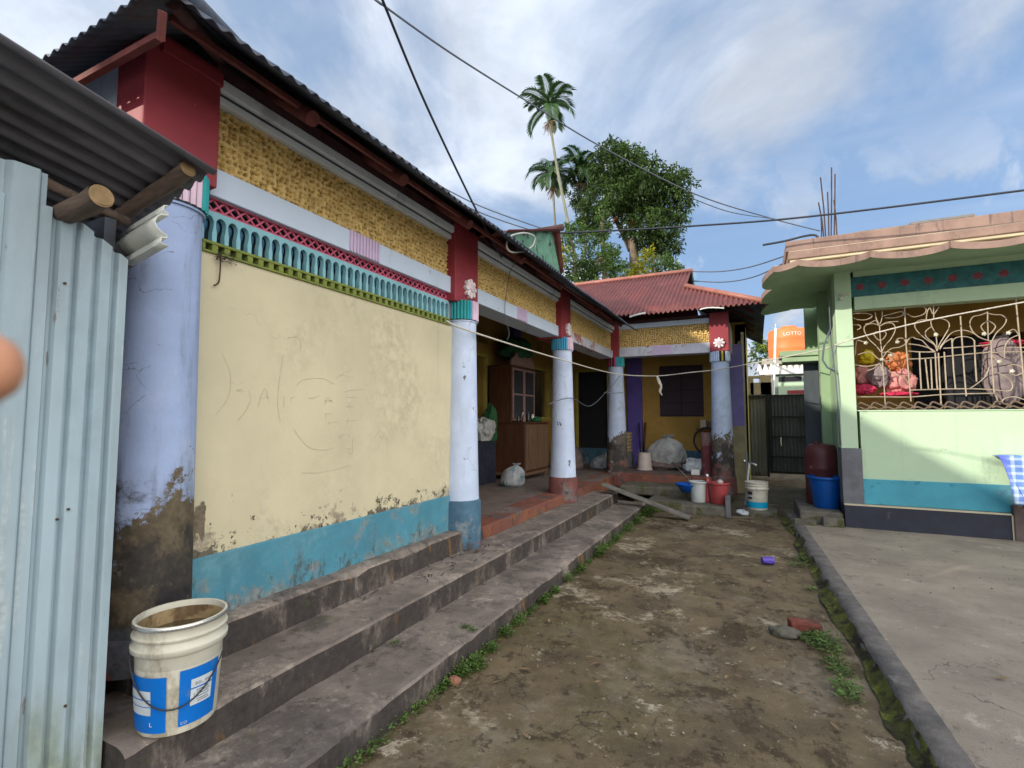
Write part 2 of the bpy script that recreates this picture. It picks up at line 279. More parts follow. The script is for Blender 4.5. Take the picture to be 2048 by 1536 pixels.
M['log'] = mat('log', (0.145, 0.105, 0.08), rough=0.85, var=0.4, vs=16, bump=0.5, bs=40, vstretch=(0.3, 3, 3))
M['logend'] = mat('logend', (0.26, 0.175, 0.085), rough=0.85, var=0.3, vs=18, bump=0.3, layers=[dict(c=(0.06, 0.04, 0.03), s=9, vor=1, lo=0.0, hi=0.02, op=0.9)])
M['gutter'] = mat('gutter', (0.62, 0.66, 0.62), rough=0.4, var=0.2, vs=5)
M['gutterdark'] = mat('gutterdark', (0.05, 0.055, 0.06), rough=0.5, var=0.3, vs=5)  # shaded copy of the gutter metal, also used in the cornice groove
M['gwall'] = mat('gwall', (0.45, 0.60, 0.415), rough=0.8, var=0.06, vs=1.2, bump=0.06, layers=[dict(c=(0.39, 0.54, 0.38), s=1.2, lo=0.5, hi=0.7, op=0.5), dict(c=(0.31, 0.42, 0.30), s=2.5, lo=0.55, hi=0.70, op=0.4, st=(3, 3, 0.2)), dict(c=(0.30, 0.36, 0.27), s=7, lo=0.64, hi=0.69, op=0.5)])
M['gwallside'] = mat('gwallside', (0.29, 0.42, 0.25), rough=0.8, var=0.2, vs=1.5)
M['gband'] = mat('gband', (0.06, 0.32, 0.42), rough=0.65, var=0.15, vs=2, layers=[dict(c=(0.02, 0.16, 0.24), s=5, lo=0.60, hi=0.66, op=0.7), dict(c=(0.18, 0.28, 0.36), s=1.5, lo=0.52, hi=0.68, op=0.6)])
M['gplinth'] = mat('gplinth', (0.022, 0.026, 0.042), rough=0.6, var=0.3, vs=4, layers=[dict(c=(0.10, 0.10, 0.11), s=5, lo=0.66, hi=0.72, op=0.6)])
M['ggrey'] = mat('ggrey', (0.13, 0.135, 0.15), rough=0.75, var=0.25, vs=5, layers=[dict(c=(0.22, 0.21, 0.21), s=4, lo=0.56, hi=0.68, op=0.6)])
M['gstep'] = mat('gstep', (0.12, 0.09, 0.08), var=0.3)
M['parapet'] = mat('parapet', (0.275, 0.185, 0.152), rough=0.8, var=0.22, vs=4, layers=[dict(c=(0.20, 0.13, 0.11), s=2.5, lo=0.50, hi=0.66, op=0.7, st=(1, 1, 0.4)), dict(c=(0.12, 0.09, 0.09), s=6, lo=0.58, hi=0.66, st=(2, 2, 0.25), op=0.8)])
M['pcream'] = mat('pcream', (0.52, 0.46, 0.33), var=0.1)
M['pgrey'] = mat('pgrey', (0.21, 0.20, 0.19), var=0.3, vs=7)
M['gsoff'] = mat('gsoff', (0.36, 0.50, 0.32), var=0.15, vs=2)
M['gteal'] = mat('gteal', (0.022, 0.135, 0.145), rough=0.6, var=0.35, vs=10, layers=[dict(c=(0.05, 0.22, 0.20), s=14, lo=0.6, hi=0.66, op=0.7)])
M['gflower'] = mat('gflower', (0.22, 0.05, 0.07), var=0.3, vs=30)
M['iron'] = mat('iron', (0.40, 0.335, 0.25), rough=0.45, var=0.25, vs=12, metal=0.15)
M['irondark'] = mat('irondark', (0.14, 0.10, 0.07), rough=0.6, var=0.3, vs=12)
M['ochregreen'] = mat('ochregreen', (0.42, 0.24, 0.055), var=0.15, vs=2)
M['gate'] = mat('gate', (0.075, 0.095, 0.11), rough=0.55, var=0.3, vs=3, vstretch=(1, 1, 0.3), layers=[dict(c=(0.16, 0.17, 0.18), s=3, lo=0.56, hi=0.68, op=0.5, st=(2, 2, .3)), dict(c=(0.12, 0.07, 0.045), s=4, lo=0.5, hi=0.62, z=(0.2, 0.7, 0.25))])
M['fence'] = mat('fence', (0.17, 0.185, 0.18), rough=0.55, var=0.35, vs=3, vstretch=(2, 2, 0.3), layers=[dict(c=(0.09, 0.07, 0.06), s=3, lo=0.5, hi=0.62, z=(0.2, 0.9, 0.25))])
M['gatebar'] = mat('gatebar', (0.02, 0.02, 0.022), var=0.2)
M['orange'] = mat('orange', (0.78, 0.20, 0.055), rough=0.5, var=0.08, vs=2)
M['white'] = mat('white', (0.78, 0.78, 0.76), rough=0.5, var=0.06)
M['outwall'] = mat('outwall', (0.30, 0.37, 0.33), var=0.15, vs=2)
M['outwall2'] = mat('outwall2', (0.36, 0.34, 0.28), var=0.25, vs=3)
M['ruin'] = mat('ruin', (0.36, 0.31, 0.17), var=0.3, vs=3)
M['plaswhite'] = mat('plaswhite', (0.58, 0.57, 0.48), rough=0.4, var=0.12, vs=6, bump=0.05, layers=[dict(c=(0.27, 0.235, 0.165), s=4, lo=0.50, hi=0.64, op=0.7, r=0.74, st=(1, 1, 0.5)), dict(c=(0.06, 0.05, 0.045), s=9, lo=0.66, hi=0.69, op=0.8, st=(1, 1, 0.6)), dict(c=(0.10, 0.08, 0.06), s=6, lo=0.60, hi=0.66, z=(0.0, 0.12, 0.3), op=0.8)])
M['plasin'] = mat('plasin', (0.33, 0.245, 0.13), rough=0.6, var=0.35, vs=10, layers=[dict(c=(0.14, 0.09, 0.045), s=7, lo=0.5, hi=0.62), dict(c=(0.50, 0.44, 0.32), s=6, lo=0.6, hi=0.68, op=0.7)])
M['murk'] = mat('murk', (0.085, 0.068, 0.035), rough=0.18, var=0.1, bump=0.02)
M['labelblue'] = mat('labelblue', (0.0, 0.145, 0.56), rough=0.4, var=0.1, vs=6, bump=0.03, layers=[dict(c=(0.10, 0.17, 0.25), s=7, lo=0.62, hi=0.68, op=0.6), dict(c=(0.02, 0.03, 0.05), s=12, lo=0.68, hi=0.70, op=0.8)])
M['labelgrey'] = mat('labelgrey', (0.52, 0.58, 0.62), rough=0.45, var=0.15, vs=10, bump=0.02)
M['labeltext'] = mat('labeltext', (0.16, 0.19, 0.24), var=0.1)
M['labeltrim'] = mat('labeltrim', (0.035, 0.035, 0.04), var=0.3)
M['cyan'] = mat('cyan', (0.0, 0.33, 0.58), rough=0.45, var=0.1)
M['plasgrey'] = mat('plasgrey', (0.52, 0.56, 0.55), rough=0.45, var=0.12, vs=8, layers=[dict(c=(0.25, 0.27, 0.29), s=9, lo=0.60, hi=0.66, op=0.6)])
M['redtub'] = mat('redtub', (0.36, 0.058, 0.062), rough=0.42, var=0.12)
M['bluetub'] = mat('bluetub', (0.0, 0.072, 0.32), rough=0.4, var=0.12)
M['bluebasin'] = mat('bluebasin', (0.0, 0.10, 0.50), rough=0.4, var=0.12)
M['drum'] = mat('drum', (0.095, 0.022, 0.024), rough=0.45, var=0.25, vs=3, layers=[dict(c=(0.26, 0.12, 0.12), s=5, lo=0.62, hi=0.68, op=0.6)])
M['wood'] = mat('wood', (0.085, 0.034, 0.016), rough=0.5, var=0.3, vs=5, vstretch=(4, 4, 0.5))
M['woodlight'] = mat('woodlight', (0.14, 0.085, 0.05), rough=0.6, var=0.35, vs=6, vstretch=(5, 5, 0.5))
M['plank'] = mat('plank', (0.17, 0.16, 0.145), rough=0.8, var=0.35, vs=8, bump=0.4)
M['glassd'] = mat('glassd', (0.03, 0.035, 0.04), rough=0.12, var=0.1, spec=0.6)
M['sack'] = mat('sack', (0.40, 0.415, 0.41), rough=0.7, var=0.25, vs=9, bump=0.4, bs=30, bd=0.03, layers=[dict(c=(0.25, 0.26, 0.27), s=5, lo=0.55, hi=0.64, op=0.7)])
M['sackw'] = mat('sackw', (0.42, 0.46, 0.50), rough=0.6, var=0.3, vs=9, bump=0.4, bs=30, bd=0.03, layers=[dict(c=(0.05, 0.26, 0.33), s=6, lo=0.58, hi=0.62)])
M['sackd'] = mat('sackd', (0.17, 0.13, 0.12), rough=0.8, var=0.35, vs=9, bump=0.4, bs=30, bd=0.03)
M['greencloth'] = mat('greencloth', (0.025, 0.11, 0.045), rough=0.9, var=0.4, vs=9)
M['darkcloth'] = mat('darkcloth', (0.02, 0.025, 0.045), rough=0.9, var=0.4, vs=9)
M['beigeplas'] = mat('beigeplas', (0.52, 0.45, 0.41), rough=0.5, var=0.08)
M['tyre'] = mat('tyre', (0.022, 0.02, 0.02), rough=0.7)
M['chrome'] = mat('chrome', (0.6, 0.6, 0.58), rough=0.25, metal=0.8, var=0.15)
M['redboard'] = mat('redboard', (0.21, 0.055, 0.06), rough=0.7, var=0.2, vs=3, layers=[dict(c=(0.30, 0.23, 0.20), s=3, lo=0.5, hi=0.6, z=(0.95, 1.2, -0.4), op=0.6)])
M['wicker'] = mat('wicker', (0.36, 0.28, 0.16), rough=0.9, var=0.5, vs=12, vstretch=(1, 1, 6))
M['rope'] = mat('rope', (0.60, 0.57, 0.50), rough=0.9, var=0.3, vs=40)
M['cable'] = mat('cable', (0.03, 0.035, 0.05), rough=0.6, var=0.1)
M['cablegrey'] = mat('cablegrey', (0.10, 0.12, 0.15), rough=0.6, var=0.1)
M['hose'] = mat('hose', (0.45, 0.45, 0.43), rough=0.5, var=0.1)
M['rust'] = mat('rust', (0.07, 0.04, 0.03), rough=0.9, var=0.4)
M['purplecup'] = mat('purplecup', (0.10, 0.06, 0.42), rough=0.4, var=0.1)
M['brick'] = mat('brick', (0.19, 0.05, 0.035), rough=0.9, var=0.35, vs=14, bump=0.6, layers=[dict(c=(0.08, 0.04, 0.03), s=9, lo=0.55, hi=0.65)])
M['brickpale'] = mat('brickpale', (0.27, 0.125, 0.08), rough=0.9, var=0.3, vs=20, bump=0.5)
M['concblock'] = mat('concblock', (0.14, 0.13, 0.105), rough=0.9, var=0.35, vs=8, bump=0.5, layers=[dict(c=(0.07, 0.075, 0.03), s=4, lo=0.52, hi=0.62)])
M['skin'] = mat('skin', (0.56, 0.27, 0.16), rough=0.5, var=0.06, spec=0.4)
M['nail'] = mat('nail', (0.62, 0.40, 0.33), rough=0.3, var=0.04)
M['pencil'] = mat('pencil', (0.47, 0.43, 0.30), var=0.15)
M['trunk'] = mat('trunk', (0.19, 0.15, 0.115), rough=0.9, var=0.3, vs=3, bump=0.4, bs=12)
M['palmtrunk'] = mat('palmtrunk', (0.22, 0.22, 0.17), rough=0.9, var=0.25, vs=2, layers=[dict(c=(0.2, 0.2, 0.16), s=6, lo=0.55, hi=0.65, st=(.2, .2, 3))])
M['leaf'] = mat('leaf', (0.070, 0.125, 0.030), rough=0.45, var=0.5, vs=1.1, bump=0.0, island=0.55, trans=0.3, spec=0.5)
M['leaf2'] = mat('leaf2', (0.085, 0.155, 0.038), rough=0.5, var=0.4, vs=0.9, bump=0.0, island=0.45, trans=0.25)
M['leafy'] = mat('leafy', (0.26, 0.27, 0.018), rough=0.5, var=0.4, vs=1.2, bump=0.0, island=0.4, trans=0.3)
M['leafo'] = mat('leafo', (0.45, 0.17, 0.02), rough=0.5, var=0.4, vs=1.2, bump=0.0, island=0.4, trans=0.3)
M['leafp'] = mat('leafp', (0.055, 0.125, 0.038), rough=0.45, var=0.35, vs=0.6, bump=0.0, island=0.4, trans=0.2, spec=0.5)
M['leafdry'] = mat('leafdry', (0.22, 0.15, 0.08), rough=0.8, var=0.4, island=0.4)
M['weed'] = mat('weed', (0.095, 0.165, 0.036), rough=0.6, var=0.35, vs=8, bump=0.0, island=0.5, trans=0.25)
M['pebble'] = mat('pebble', (0.24, 0.205, 0.155), rough=0.9, var=0.3, vs=30, island=0.5)
M['twig'] = mat('twig', (0.05, 0.04, 0.035), rough=0.9)
def checker_mat():
    m = bpy.data.materials.new('checkcloth'); m.use_nodes = True; t = m.node_tree; t.nodes.clear()
    P = N(t, 'ShaderNodeTexCoord').outputs['Object']; s = N(t, 'ShaderNodeSeparateXYZ', ins={0: P})
    def stripe(v, n):
        return RAMP(t, MA(t, 'SINE', MA(t, 'MULTIPLY', v, n)), 0.2, 0.7)
    a = stripe(MA(t, 'ADD', s.outputs[0], MA(t, 'MULTIPLY', s.outputs[1], 0.3)), 60); b = stripe(s.outputs[2], 75)
    f = MA(t, 'MULTIPLY', MA(t, 'ADD', a, b), 0.5)
    c = MIX(t, f, (0.11, 0.22, 0.55), (0.55, 0.68, 0.82))
    edge = RAMP(t, s.outputs[0], 2.60, 2.70)
    c = MIX(t, edge, (0.10, 0.15, 0.60), c)
    b_ = N(t, 'ShaderNodeBsdfPrincipled', ins={'Base Color': c, 'Roughness': 0.5})
    N(t, 'ShaderNodeOutputMaterial', ins={0: b_.outputs[0]}); return m
M['check'] = checker_mat()

# ------------------------------------------------------------------ mesh builder and object helpers
class MB:
    def __init__(s): s.v = []; s.f = []; s.m = []; s.i = 0
    def add(s, vs, fs):
        b = len(s.v); s.v += [tuple(v) for v in vs]
        for f in fs: s.f.append([b+k for k in f]); s.m.append(s.i)
        return s
    def box(s, x0, x1, y0, y1, z0, z1):
        return s.add([(x, y, z) for z in (z0, z1) for y in (y0, y1) for x in (x0, x1)],
                     [(0, 2, 3, 1), (4, 5, 7, 6), (0, 1, 5, 4), (2, 6, 7, 3), (0, 4, 6, 2), (1, 3, 7, 5)])
    def obox(s, c, sx, sy, sz, rot=None):
        q = (rot or Matrix.Identity(3)); c = Vector(c)
        vs = [c + q @ Vector((x*sx/2, y*sy/2, z*sz/2)) for z in (-1, 1) for y in (-1, 1) for x in (-1, 1)]
        return s.add(vs, [(0, 2, 3, 1), (4, 5, 7, 6), (0, 1, 5, 4), (2, 6, 7, 3), (0, 4, 6, 2), (1, 3, 7, 5)])
    def tube(s, pts, r, n=8, caps=True):
        pts = [Vector(p) for p in pts]; k = len(pts)
        rs = r if isinstance(r, (list, tuple)) else [r]*k
        t0 = (pts[1]-pts[0]).normalized()
        u = t0.orthogonal().normalized(); vs = []
        for i, p in enumerate(pts):
            t = (pts[min(i+1, k-1)]-pts[max(i-1, 0)]).normalized()
            u = (u - t*u.dot(t)); u = u.normalized() if u.length > 1e-6 else t.orthogonal().normalized()
            w = t.cross(u)
            for a in range(n):
                an = 2*pi*a/n; vs.append(p + (u*cos(an)+w*sin(an))*rs[i])
        fs = [(i*n+a, i*n+(a+1) % n, (i+1)*n+(a+1) % n, (i+1)*n+a) for i in range(k-1) for a in range(n)]
        if caps: fs += [tuple(range(n))[::-1], tuple((k-1)*n+a for a in range(n))]
        return s.add(vs, fs)
    def lathe(s, prof, c, n=32, a0=0.0, a1=2*pi, rot=None):
        c = Vector(c); full = abs(a1-a0-2*pi) < 1e-6; m = n if full else n+1; vs = []
        for r, z in prof:
            for a in range(m):
                an = a0+(a1-a0)*a/n; p = Vector((r*cos(an), r*sin(an), z))
                vs.append(c + (rot @ p if rot else p))
        fs = []
        for i in range(len(prof)-1):
            for a in range(n):
                b = (a+1) % m if full else a+1
                fs.append((i*m+a, i*m+b, (i+1)*m+b, (i+1)*m+a))
        return s.add(vs, fs)
    def disc(s, c, r, n=32, rot=None):
        c = Vector(c); vs = [c + ((rot @ Vector((r*cos(2*pi*a/n), r*sin(2*pi*a/n), 0))) if rot else Vector((r*cos(2*pi*a/n), r*sin(2*pi*a/n), 0))) for a in range(n)]
        return s.add(vs, [tuple(range(n))])
    def grid(s, fn, nu, nv):
        vs = [fn(i/nu, j/nv) for j in range(nv+1) for i in range(nu+1)]; w = nu+1
        return s.add(vs, [(j*w+i, j*w+i+1, (j+1)*w+i+1, (j+1)*w+i) for j in range(nv) for i in range(nu)])
    def prism(s, poly, fn, d):
        # poly: 2-D outline, fn maps (u, v, depth) to 3-D
        n = len(poly)
        vs = [fn(u, v, 0) for u, v in poly]+[fn(u, v, d) for u, v in poly]
        return s.add(vs, [tuple(range(n)), tuple(range(2*n-1, n-1, -1))]+[(i, i+n, (i+1) % n+n, (i+1) % n) for i in range(n)])
    def lump(s, c, rx, ry, rz, seed=0, amp=0.3, n=18, fr=2.2, flat=True):
        c = Vector(c); off = Vector((seed*3.7, seed*1.3, seed*2.1))
        def fn(u, v):
            th = pi*v; ph = 2*pi*u; d = Vector((sin(th)*cos(ph), sin(th)*sin(ph), cos(th)))
            k = 1.0
            if amp:
                w = Vector((mnoise.noise(d*1.3+off), mnoise.noise(d*1.3-off), mnoise.noise(d*1.1+off*2)))*0.5
                e = d+w; f1 = mnoise.noise(Vector((e.x*2.4, e.y*2.4, e.z*0.9))+off); f2 = mnoise.noise(Vector((e.x*4.6, e.y*4.6, e.z*2.2))-off)
                k += amp*(0.75*mnoise.noise(d*1.5+off)+0.42*(0.45-abs(f1)*1.6)+0.22*(0.4-abs(f2)*1.6))
            p = Vector((d.x*rx*k, d.y*ry*k, d.z*rz*k))
            if flat and p.z < -rz*0.75: p.z = -rz*0.75
            return c+p
        return s.grid(fn, n*2, n)
    def bag(s, c, rx, ry, h, seed=0, lean=(0, 0)):
        # a filled sack standing on its base, gathered to a tied neck with a loose tuft
        c = Vector(c); off = Vector((seed*2.7, seed*1.9, seed))
        prof = [(0.0, 0.0), (0.80, 0.0), (0.97, 0.10), (1.0, 0.30), (0.96, 0.50), (0.82, 0.68), (0.55, 0.80), (0.24, 0.87), (0.15, 0.90), (0.28, 0.96), (0.36, 1.0), (0.20, 0.985)]
        fine = []
        for i in range(len(prof)-1):
            for k in range(4): t = k/4; fine.append((prof[i][0]*(1-t)+prof[i+1][0]*t, prof[i][1]*(1-t)+prof[i+1][1]*t))
        fine.append(prof[-1]); m = len(fine)
        def fn(u, v):
            r, z = fine[int(round(v*(m-1)))]; ph = 2*pi*u; d = Vector((cos(ph), sin(ph), z*1.6))
            g = min(1.0, max(0.0, (z-0.35)/0.45)); w = mnoise.noise(Vector((d.x*1.2, d.y*1.2, z*2))+off)
            k = 1+0.16*mnoise.noise(d*1.4+off)+0.10*g*(0.5-abs(sin(ph*5.5+w*3+seed)))+0.10*(0.35-abs(mnoise.noise(Vector((d.x*3, d.y*3, z*2.2+w))+off*2))*1.5)
            return c+Vector((rx*r*k*cos(ph)+lean[0]*z*z, ry*r*k*sin(ph)+lean[1]*z*z, h*z*(1-0.06*mnoise.noise(d*2+off))))
        return s.grid(fn, 72, m-1)
    def build(s, name, mats, parent=None, smooth=False, bevel=0.0, solid=0.0, local=False, auto=None):
        me = bpy.data.meshes.new(name); me.from_pydata(s.v, [], s.f)
        mats = mats if isinstance(mats, (list, tuple)) else [mats]
        for x in mats: me.materials.append(M[x])
        if len(mats) > 1: me.polygons.foreach_set('material_index', s.m)
        if smooth: me.polygons.foreach_set('use_smooth', [True]*len(me.polygons))
        me.update()
        o = bpy.data.objects.new(name, me); COL.objects.link(o)
        if solid: md = o.modifiers.new('solid', 'SOLIDIFY'); md.thickness = solid; md.offset = 0
        if bevel: md = o.modifiers.new('bevel', 'BEVEL'); md.width = bevel; md.segments = 2; md.limit_method = 'ANGLE'; md.angle_limit = radians(40)
        if smooth and auto is not None:
            me.set_sharp_from_angle(angle=radians(auto))
        if parent is not None:
            o.parent = parent
            if not local: o.matrix_parent_inverse = Matrix.Translation(-wloc(parent))
        return o
def wloc(o):
    v = Vector(o.location)
    while o.parent is not None:
        if o.matrix_parent_inverse != Matrix.Identity(4): v += o.matrix_parent_inverse.translation
        o = o.parent; v += Vector(o.location)
    return v
def tag(o, label, cat, group=None):
    o['label'] = label; o['category'] = cat
    if group: o['group'] = group
    return o
def thing(name, label, cat, loc=(0, 0, 0), group=None, rz=0.0):
    o = bpy.data.objects.new(name, None); COL.objects.link(o); o.location = loc; o.rotation_euler = (0, 0, rz)
    o.empty_display_size = 0.2
    return tag(o, label, cat, group)
def kind(o, k): o['kind'] = k; return o
def lab(o, l): o['label'] = l; return o
def copy_tree(o, parent=None):
    c = o.copy(); COL.objects.link(c)
    if parent is not None: c.parent = parent
    for ch in o.children: copy_tree(ch, c)
    return c
def text_mesh(body, size):
    cu = bpy.data.curves.new('lettering', 'FONT'); cu.body = body; cu.size = size; cu.resolution_u = 3
    o = bpy.data.objects.new('lettering', cu); COL.objects.link(o)
    bpy.context.view_layer.update()
    me = bpy.data.meshes.new_from_object(o.evaluated_get(bpy.context.evaluated_depsgraph_get()))
    vs = [v.co.copy() for v in me.vertices]; fs = [tuple(p.vertices) for p in me.polygons]
    bpy.data.objects.remove(o); bpy.data.curves.remove(cu); bpy.data.meshes.remove(me)
    return vs, fs
def catmull(pts, k=6):
    pts = [Vector(p) for p in pts]; out = []
    for i in range(len(pts)-1):
        p0 = pts[max(i-1, 0)]; p1 = pts[i]; p2 = pts[i+1]; p3 = pts[min(i+2, len(pts)-1)]
        for j in range(k):
            t = j/k
            out.append(0.5*((2*p1)+(p2-p0)*t+(2*p0-5*p1+4*p2-p3)*t*t+(3*p1-p0-3*p2+p3)*t**3))
    return out+[pts[-1]]

# ================================================================== SETTING
def fbm(x, y, s=1.0): return mnoise.fractal(Vector((x*s, y*s, 0.3)), 0.9, 2.1, 5)
b = MB(); b.box(-90, 90, -60, 160, -0.30, -0.06); kind(b.build('ground', 'ground'), 'structure')
# lane between the steps and the kerb: a worn, slightly uneven concrete sheet
def kx(y): return 0.62-0.045*(y-2.8)              # kerb's lane-side edge
b = MB()
def lf(u, v):
    y = -3+v*12.6; x = -2.05+u*(kx(y)+0.06+2.05)
    return (x, y, 0.012*fbm(x, y, 1.3)+0.004*fbm(x, y, 6)-0.004)
b.grid(lf, 70, 260); kind(b.build('lane', 'lane', smooth=True), 'structure')
b = MB()
def yf(u, v):
    x = kx(-3+v*11.2)+0.143+u*9; y = -3+v*11.2
    return (x, y, 0.062+0.006*fbm(x, y, 0.8)+0.002*fbm(x, y, 7))
b.grid(yf, 90, 110); kind(b.build('yard_slab', 'yard', smooth=True), 'structure')
# alley floor past the house end
b = MB(); b.grid(lambda u, v: (-0.9+u*2.1, 8.9+v*8, 0.0+0.015*v*8+0.01*fbm(u*3, v*8, 2)), 20, 60)
kind(b.build('alley_floor', 'lane', smooth=True), 'structure')
# kerb
b = MB()
def kerb(u, v):
    y = -3+v*11.75; e = 0.018*fbm(0, y, 3.0)+0.010*fbm(3, y, 14)
    sec = [(-0.01, -0.05), (0.0+e, 0.035), (0.03+e, 0.070+0.3*e), (0.09, 0.074), (0.145, 0.071), (0.165, 0.03)]
    q = min(int(round(u*5)), 5); return (kx(y)+sec[q][0], y, sec[q][1]+0.006*fbm(u*5, y, 8))
b.grid(kerb, 5, 300); kind(b.build('kerb', 'kerb', smooth=True, auto=50), 'structure')
b = MB()
def moss(u, v):
    y = 1.0+v*7.7; w = 0.065+0.05*fbm(1, y, 1.7)
    x = kx(y)-w*(1-u)+0.012*u
    return (x, y, 0.004+0.052*u*u*(1+0.5*fbm(5, y, 5))+0.012*fbm(x*4, y, 9))
b.grid(moss, 8, 320); kind(b.build('moss', 'moss', smooth=True), 'stuff')

# ================================================================== VERANDA HOUSE (L-shaped, long side on the left, wing at the end)
HS = thing('veranda_house', 'L-shaped old house with gold frieze, pale blue columns and tin roofs', 'house', (-2.58, 1.4, 0))
XF = -2.58
COLS = [1.40, 4.13, 6.95, 9.95]
# steps and floor
def worn_step(name, x0, x1, y0, y1, z0, z1, m='step', seed=0, ny=220):
    b = MB()
    prof = [(x0, z0), (x0, z1-0.012), (x0-0.012, z1), (x0-0.06, z1+0.002), ((x0+x1)/2, z1+0.002), (x1, z1+0.003)]
    def fn(u, v):
        y = y0+v*(y1-y0); q = min(int(round(u*5)), 5); px, pz = prof[q]
        e = 0.010*fbm(seed, y, 2.0)+0.008*fbm(seed+9, y, 9)
        chip = max(0, fbm(seed+20, y, 2.3)-0.25)*0.07
        if q in (1, 2): return (px+e-chip*0.6, y, pz-chip+0.3*e)
        if q == 0: return (px+0.6*e, y, pz)
        return (px+0.6*e*(q == 3), y, pz+0.004*fbm(px*3+seed, y, 3))
    b.grid(fn, 5, ny)
    for v in (0, 1):
        b.add([fn(i/5, v) for i in range(6)]+[(x1, y0+v*(y1-y0), z0)], [tuple(range(7))[::1 if v else -1]])
    return b.build(name, m, HS, smooth=True, auto=40)
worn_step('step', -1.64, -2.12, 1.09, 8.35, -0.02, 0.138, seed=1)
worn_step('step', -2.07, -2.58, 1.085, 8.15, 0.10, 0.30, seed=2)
b = MB(); b.box(-4.40, -2.51, 4.0, 11.6, 0.10, 0.425); b.box(-2.51, -0.50, 10.02, 11.6, 0.10, 0.424); b.build('floor', 'vfloor', HS)
b = MB(); b.box(-2.80, -2.47, 4.30, 6.80, 0.28, 0.43); b.box(-2.80, -2.46, 7.06, 9.93, 0.2, 0.431); b.box(-2.45, -0.72, 9.86, 10.10, 0.2, 0.432); lab(b.build('floor_edge', 'vedge', HS, bevel=0.012), 'red painted edge of the veranda floor')
worn_step('plinth_ledge', -2.44, -2.58, 1.30, 4.0, 0.28, 0.475, seed=5, ny=120)
# front wall panel
b = MB()
b.box(XF-0.14, XF, 1.50, 4.05, 0.79, 2.375); wp = b.build('wall', 'wallcream', HS); lab(wp, 'cream wall panel with peeling foot and pencil scribbles')
b = MB(); b.box(XF-0.14, XF+0.012, 1.50, 4.05, 0.40, 0.792); lab(b.build('wall_band', 'blueband', HS, bevel=0.006), 'turquoise painted wall foot')
# pencil scribbles (traced in wall coordinates)
b = MB()
def wallpt(cx, cy):
    p = at(420+cx/4.267, 640+cy/4.267, 'X', XF); return (p.y, p.z)
strokes = [[(100, 280), (165, 430), (175, 560), (140, 690), (45, 810)], [(330, 600), (345, 680), (300, 780), (235, 860)], [(410, 740), (435, 650), (470, 590), (500, 690)], [(420, 670), (500, 660)],
 [(225, 610), (240, 590), (245, 610), (262, 590), (268, 612), (285, 600)], [(625, 300), (600, 450), (575, 700), (600, 870)], [(630, 650), (630, 745)], [(690, 660), (690, 700)], [(690, 665), (725, 660)],
 [(1080, 500), (1120, 465), (1200, 430)], [(1110, 470), (1215, 490), (1215, 525)], [(1145, 615), (1200, 600), (1320, 592)], [(1160, 660), (1250, 660)], [(1165, 750), (1185, 705), (1190, 760)], [(1165, 742), (1220, 735)],
 [(1170, 885), (1185, 830)], [(1170, 862), (1245, 858)], [(980, 720), (1000, 660), (1045, 705)], [(975, 690), (1040, 690)], [(980, 800), (1040, 800)], [(985, 800), (990, 850)], [(1005, 880), (1090, 870)], [(1015, 870), (1015, 895)],
 [(840, 665), (890, 665), (930, 640)], [(1215, 990), (1215, 1140)], [(1150, 1100), (1200, 1100), (1170, 1130), (1210, 1140)], [(1105, 1010), (1110, 985), (1150, 975), (1105, 1010)],
 [(715, 930), (760, 1000), (850, 1090), (970, 1110), (1060, 1090)], [(780, 1305), (950, 1300), (1190, 1245)], [(740, 560), (800, 510), (960, 500), (1060, 550)], [(1410, 1000), (1450, 930)], [(1500, 980), (1505, 1030)],
 [(660, 155), (740, 145), (775, 200), (765, 260)], [(595, 110), (595, 155)], [(1945, 0), (1945, 300), (1945, 640)]]
for st in strokes:
    c2 = catmull([(0, *wallpt(*p)) for p in st], 5) if len(st) > 2 else [Vector((0, *wallpt(*p))) for p in st]
    vs = []; w = 0.0018*R.uniform(0.6, 1.6)
    for i, p in enumerate(c2):
        t = (c2[min(i+1, len(c2)-1)]-c2[max(i-1, 0)]).normalized(); n = Vector((0, -t.z, t.y))*w*R.uniform(0.6, 1.2)
        vs += [(XF+0.0015, p.y+n.y, p.z+n.z), (XF+0.0015, p.y-n.y, p.z-n.z)]
    b.add(vs, [(2*i, 2*i+2, 2*i+3, 2*i+1) for i in range(len(c2)-1)])
lab(b.build('pencil_scribble', 'pencil', wp), 'faint grey pencil letters and loops')
# decorated vent above the wall panel
Y0, Y1 = 1.585, 3.93
b = MB(); b.box(XF-0.13, XF-0.075, Y0-0.05, Y1+0.1, 2.375, 2.69); vent = lab(b.build('vent_panel', 'deep', HS), 'painted cement vent strip of lattice and little balusters')
b = MB(); ny = 34; p = (Y1-Y0)/ny
b.box(XF-0.03, XF+0.015, Y0, Y1, 2.376, 2.388); b.box(XF-0.03, XF+0.015, Y0, Y1, 2.424, 2.440)
for i in range(ny+1): b.box(XF-0.03, XF+0.012, max(Y0, Y0+i*p-0.017), min(Y1, Y0+i*p+0.017), 2.388, 2.424)
b.build('vent_base', 'olive', vent, bevel=0.003)
b = MB()
for i in range(ny):                                          # pointed arches round every baluster
    yc = Y0+(i+0.5)*p
    out = [(-p/2, 2.441), (-p/2, 2.606), (p/2, 2.606), (p/2, 2.441)]
    inn = [(p*0.33, 2.441), (p*0.31, 2.49), (p*0.40, 2.525)]+[(p*0.41*cos(a), 2.545+p*0.52*sin(a)) for a in [pi*k/8 for k in range(0, 9)]]+[(-p*0.40, 2.525), (-p*0.31, 2.49), (-p*0.33, 2.441)]
    poly = out+inn
    b.prism([(yc+u, v) for u, v in poly], lambda u, v, d: (XF-0.035+d, u, v), 0.035)
b.build('vent_arch', 'aqua', vent)
bal = []
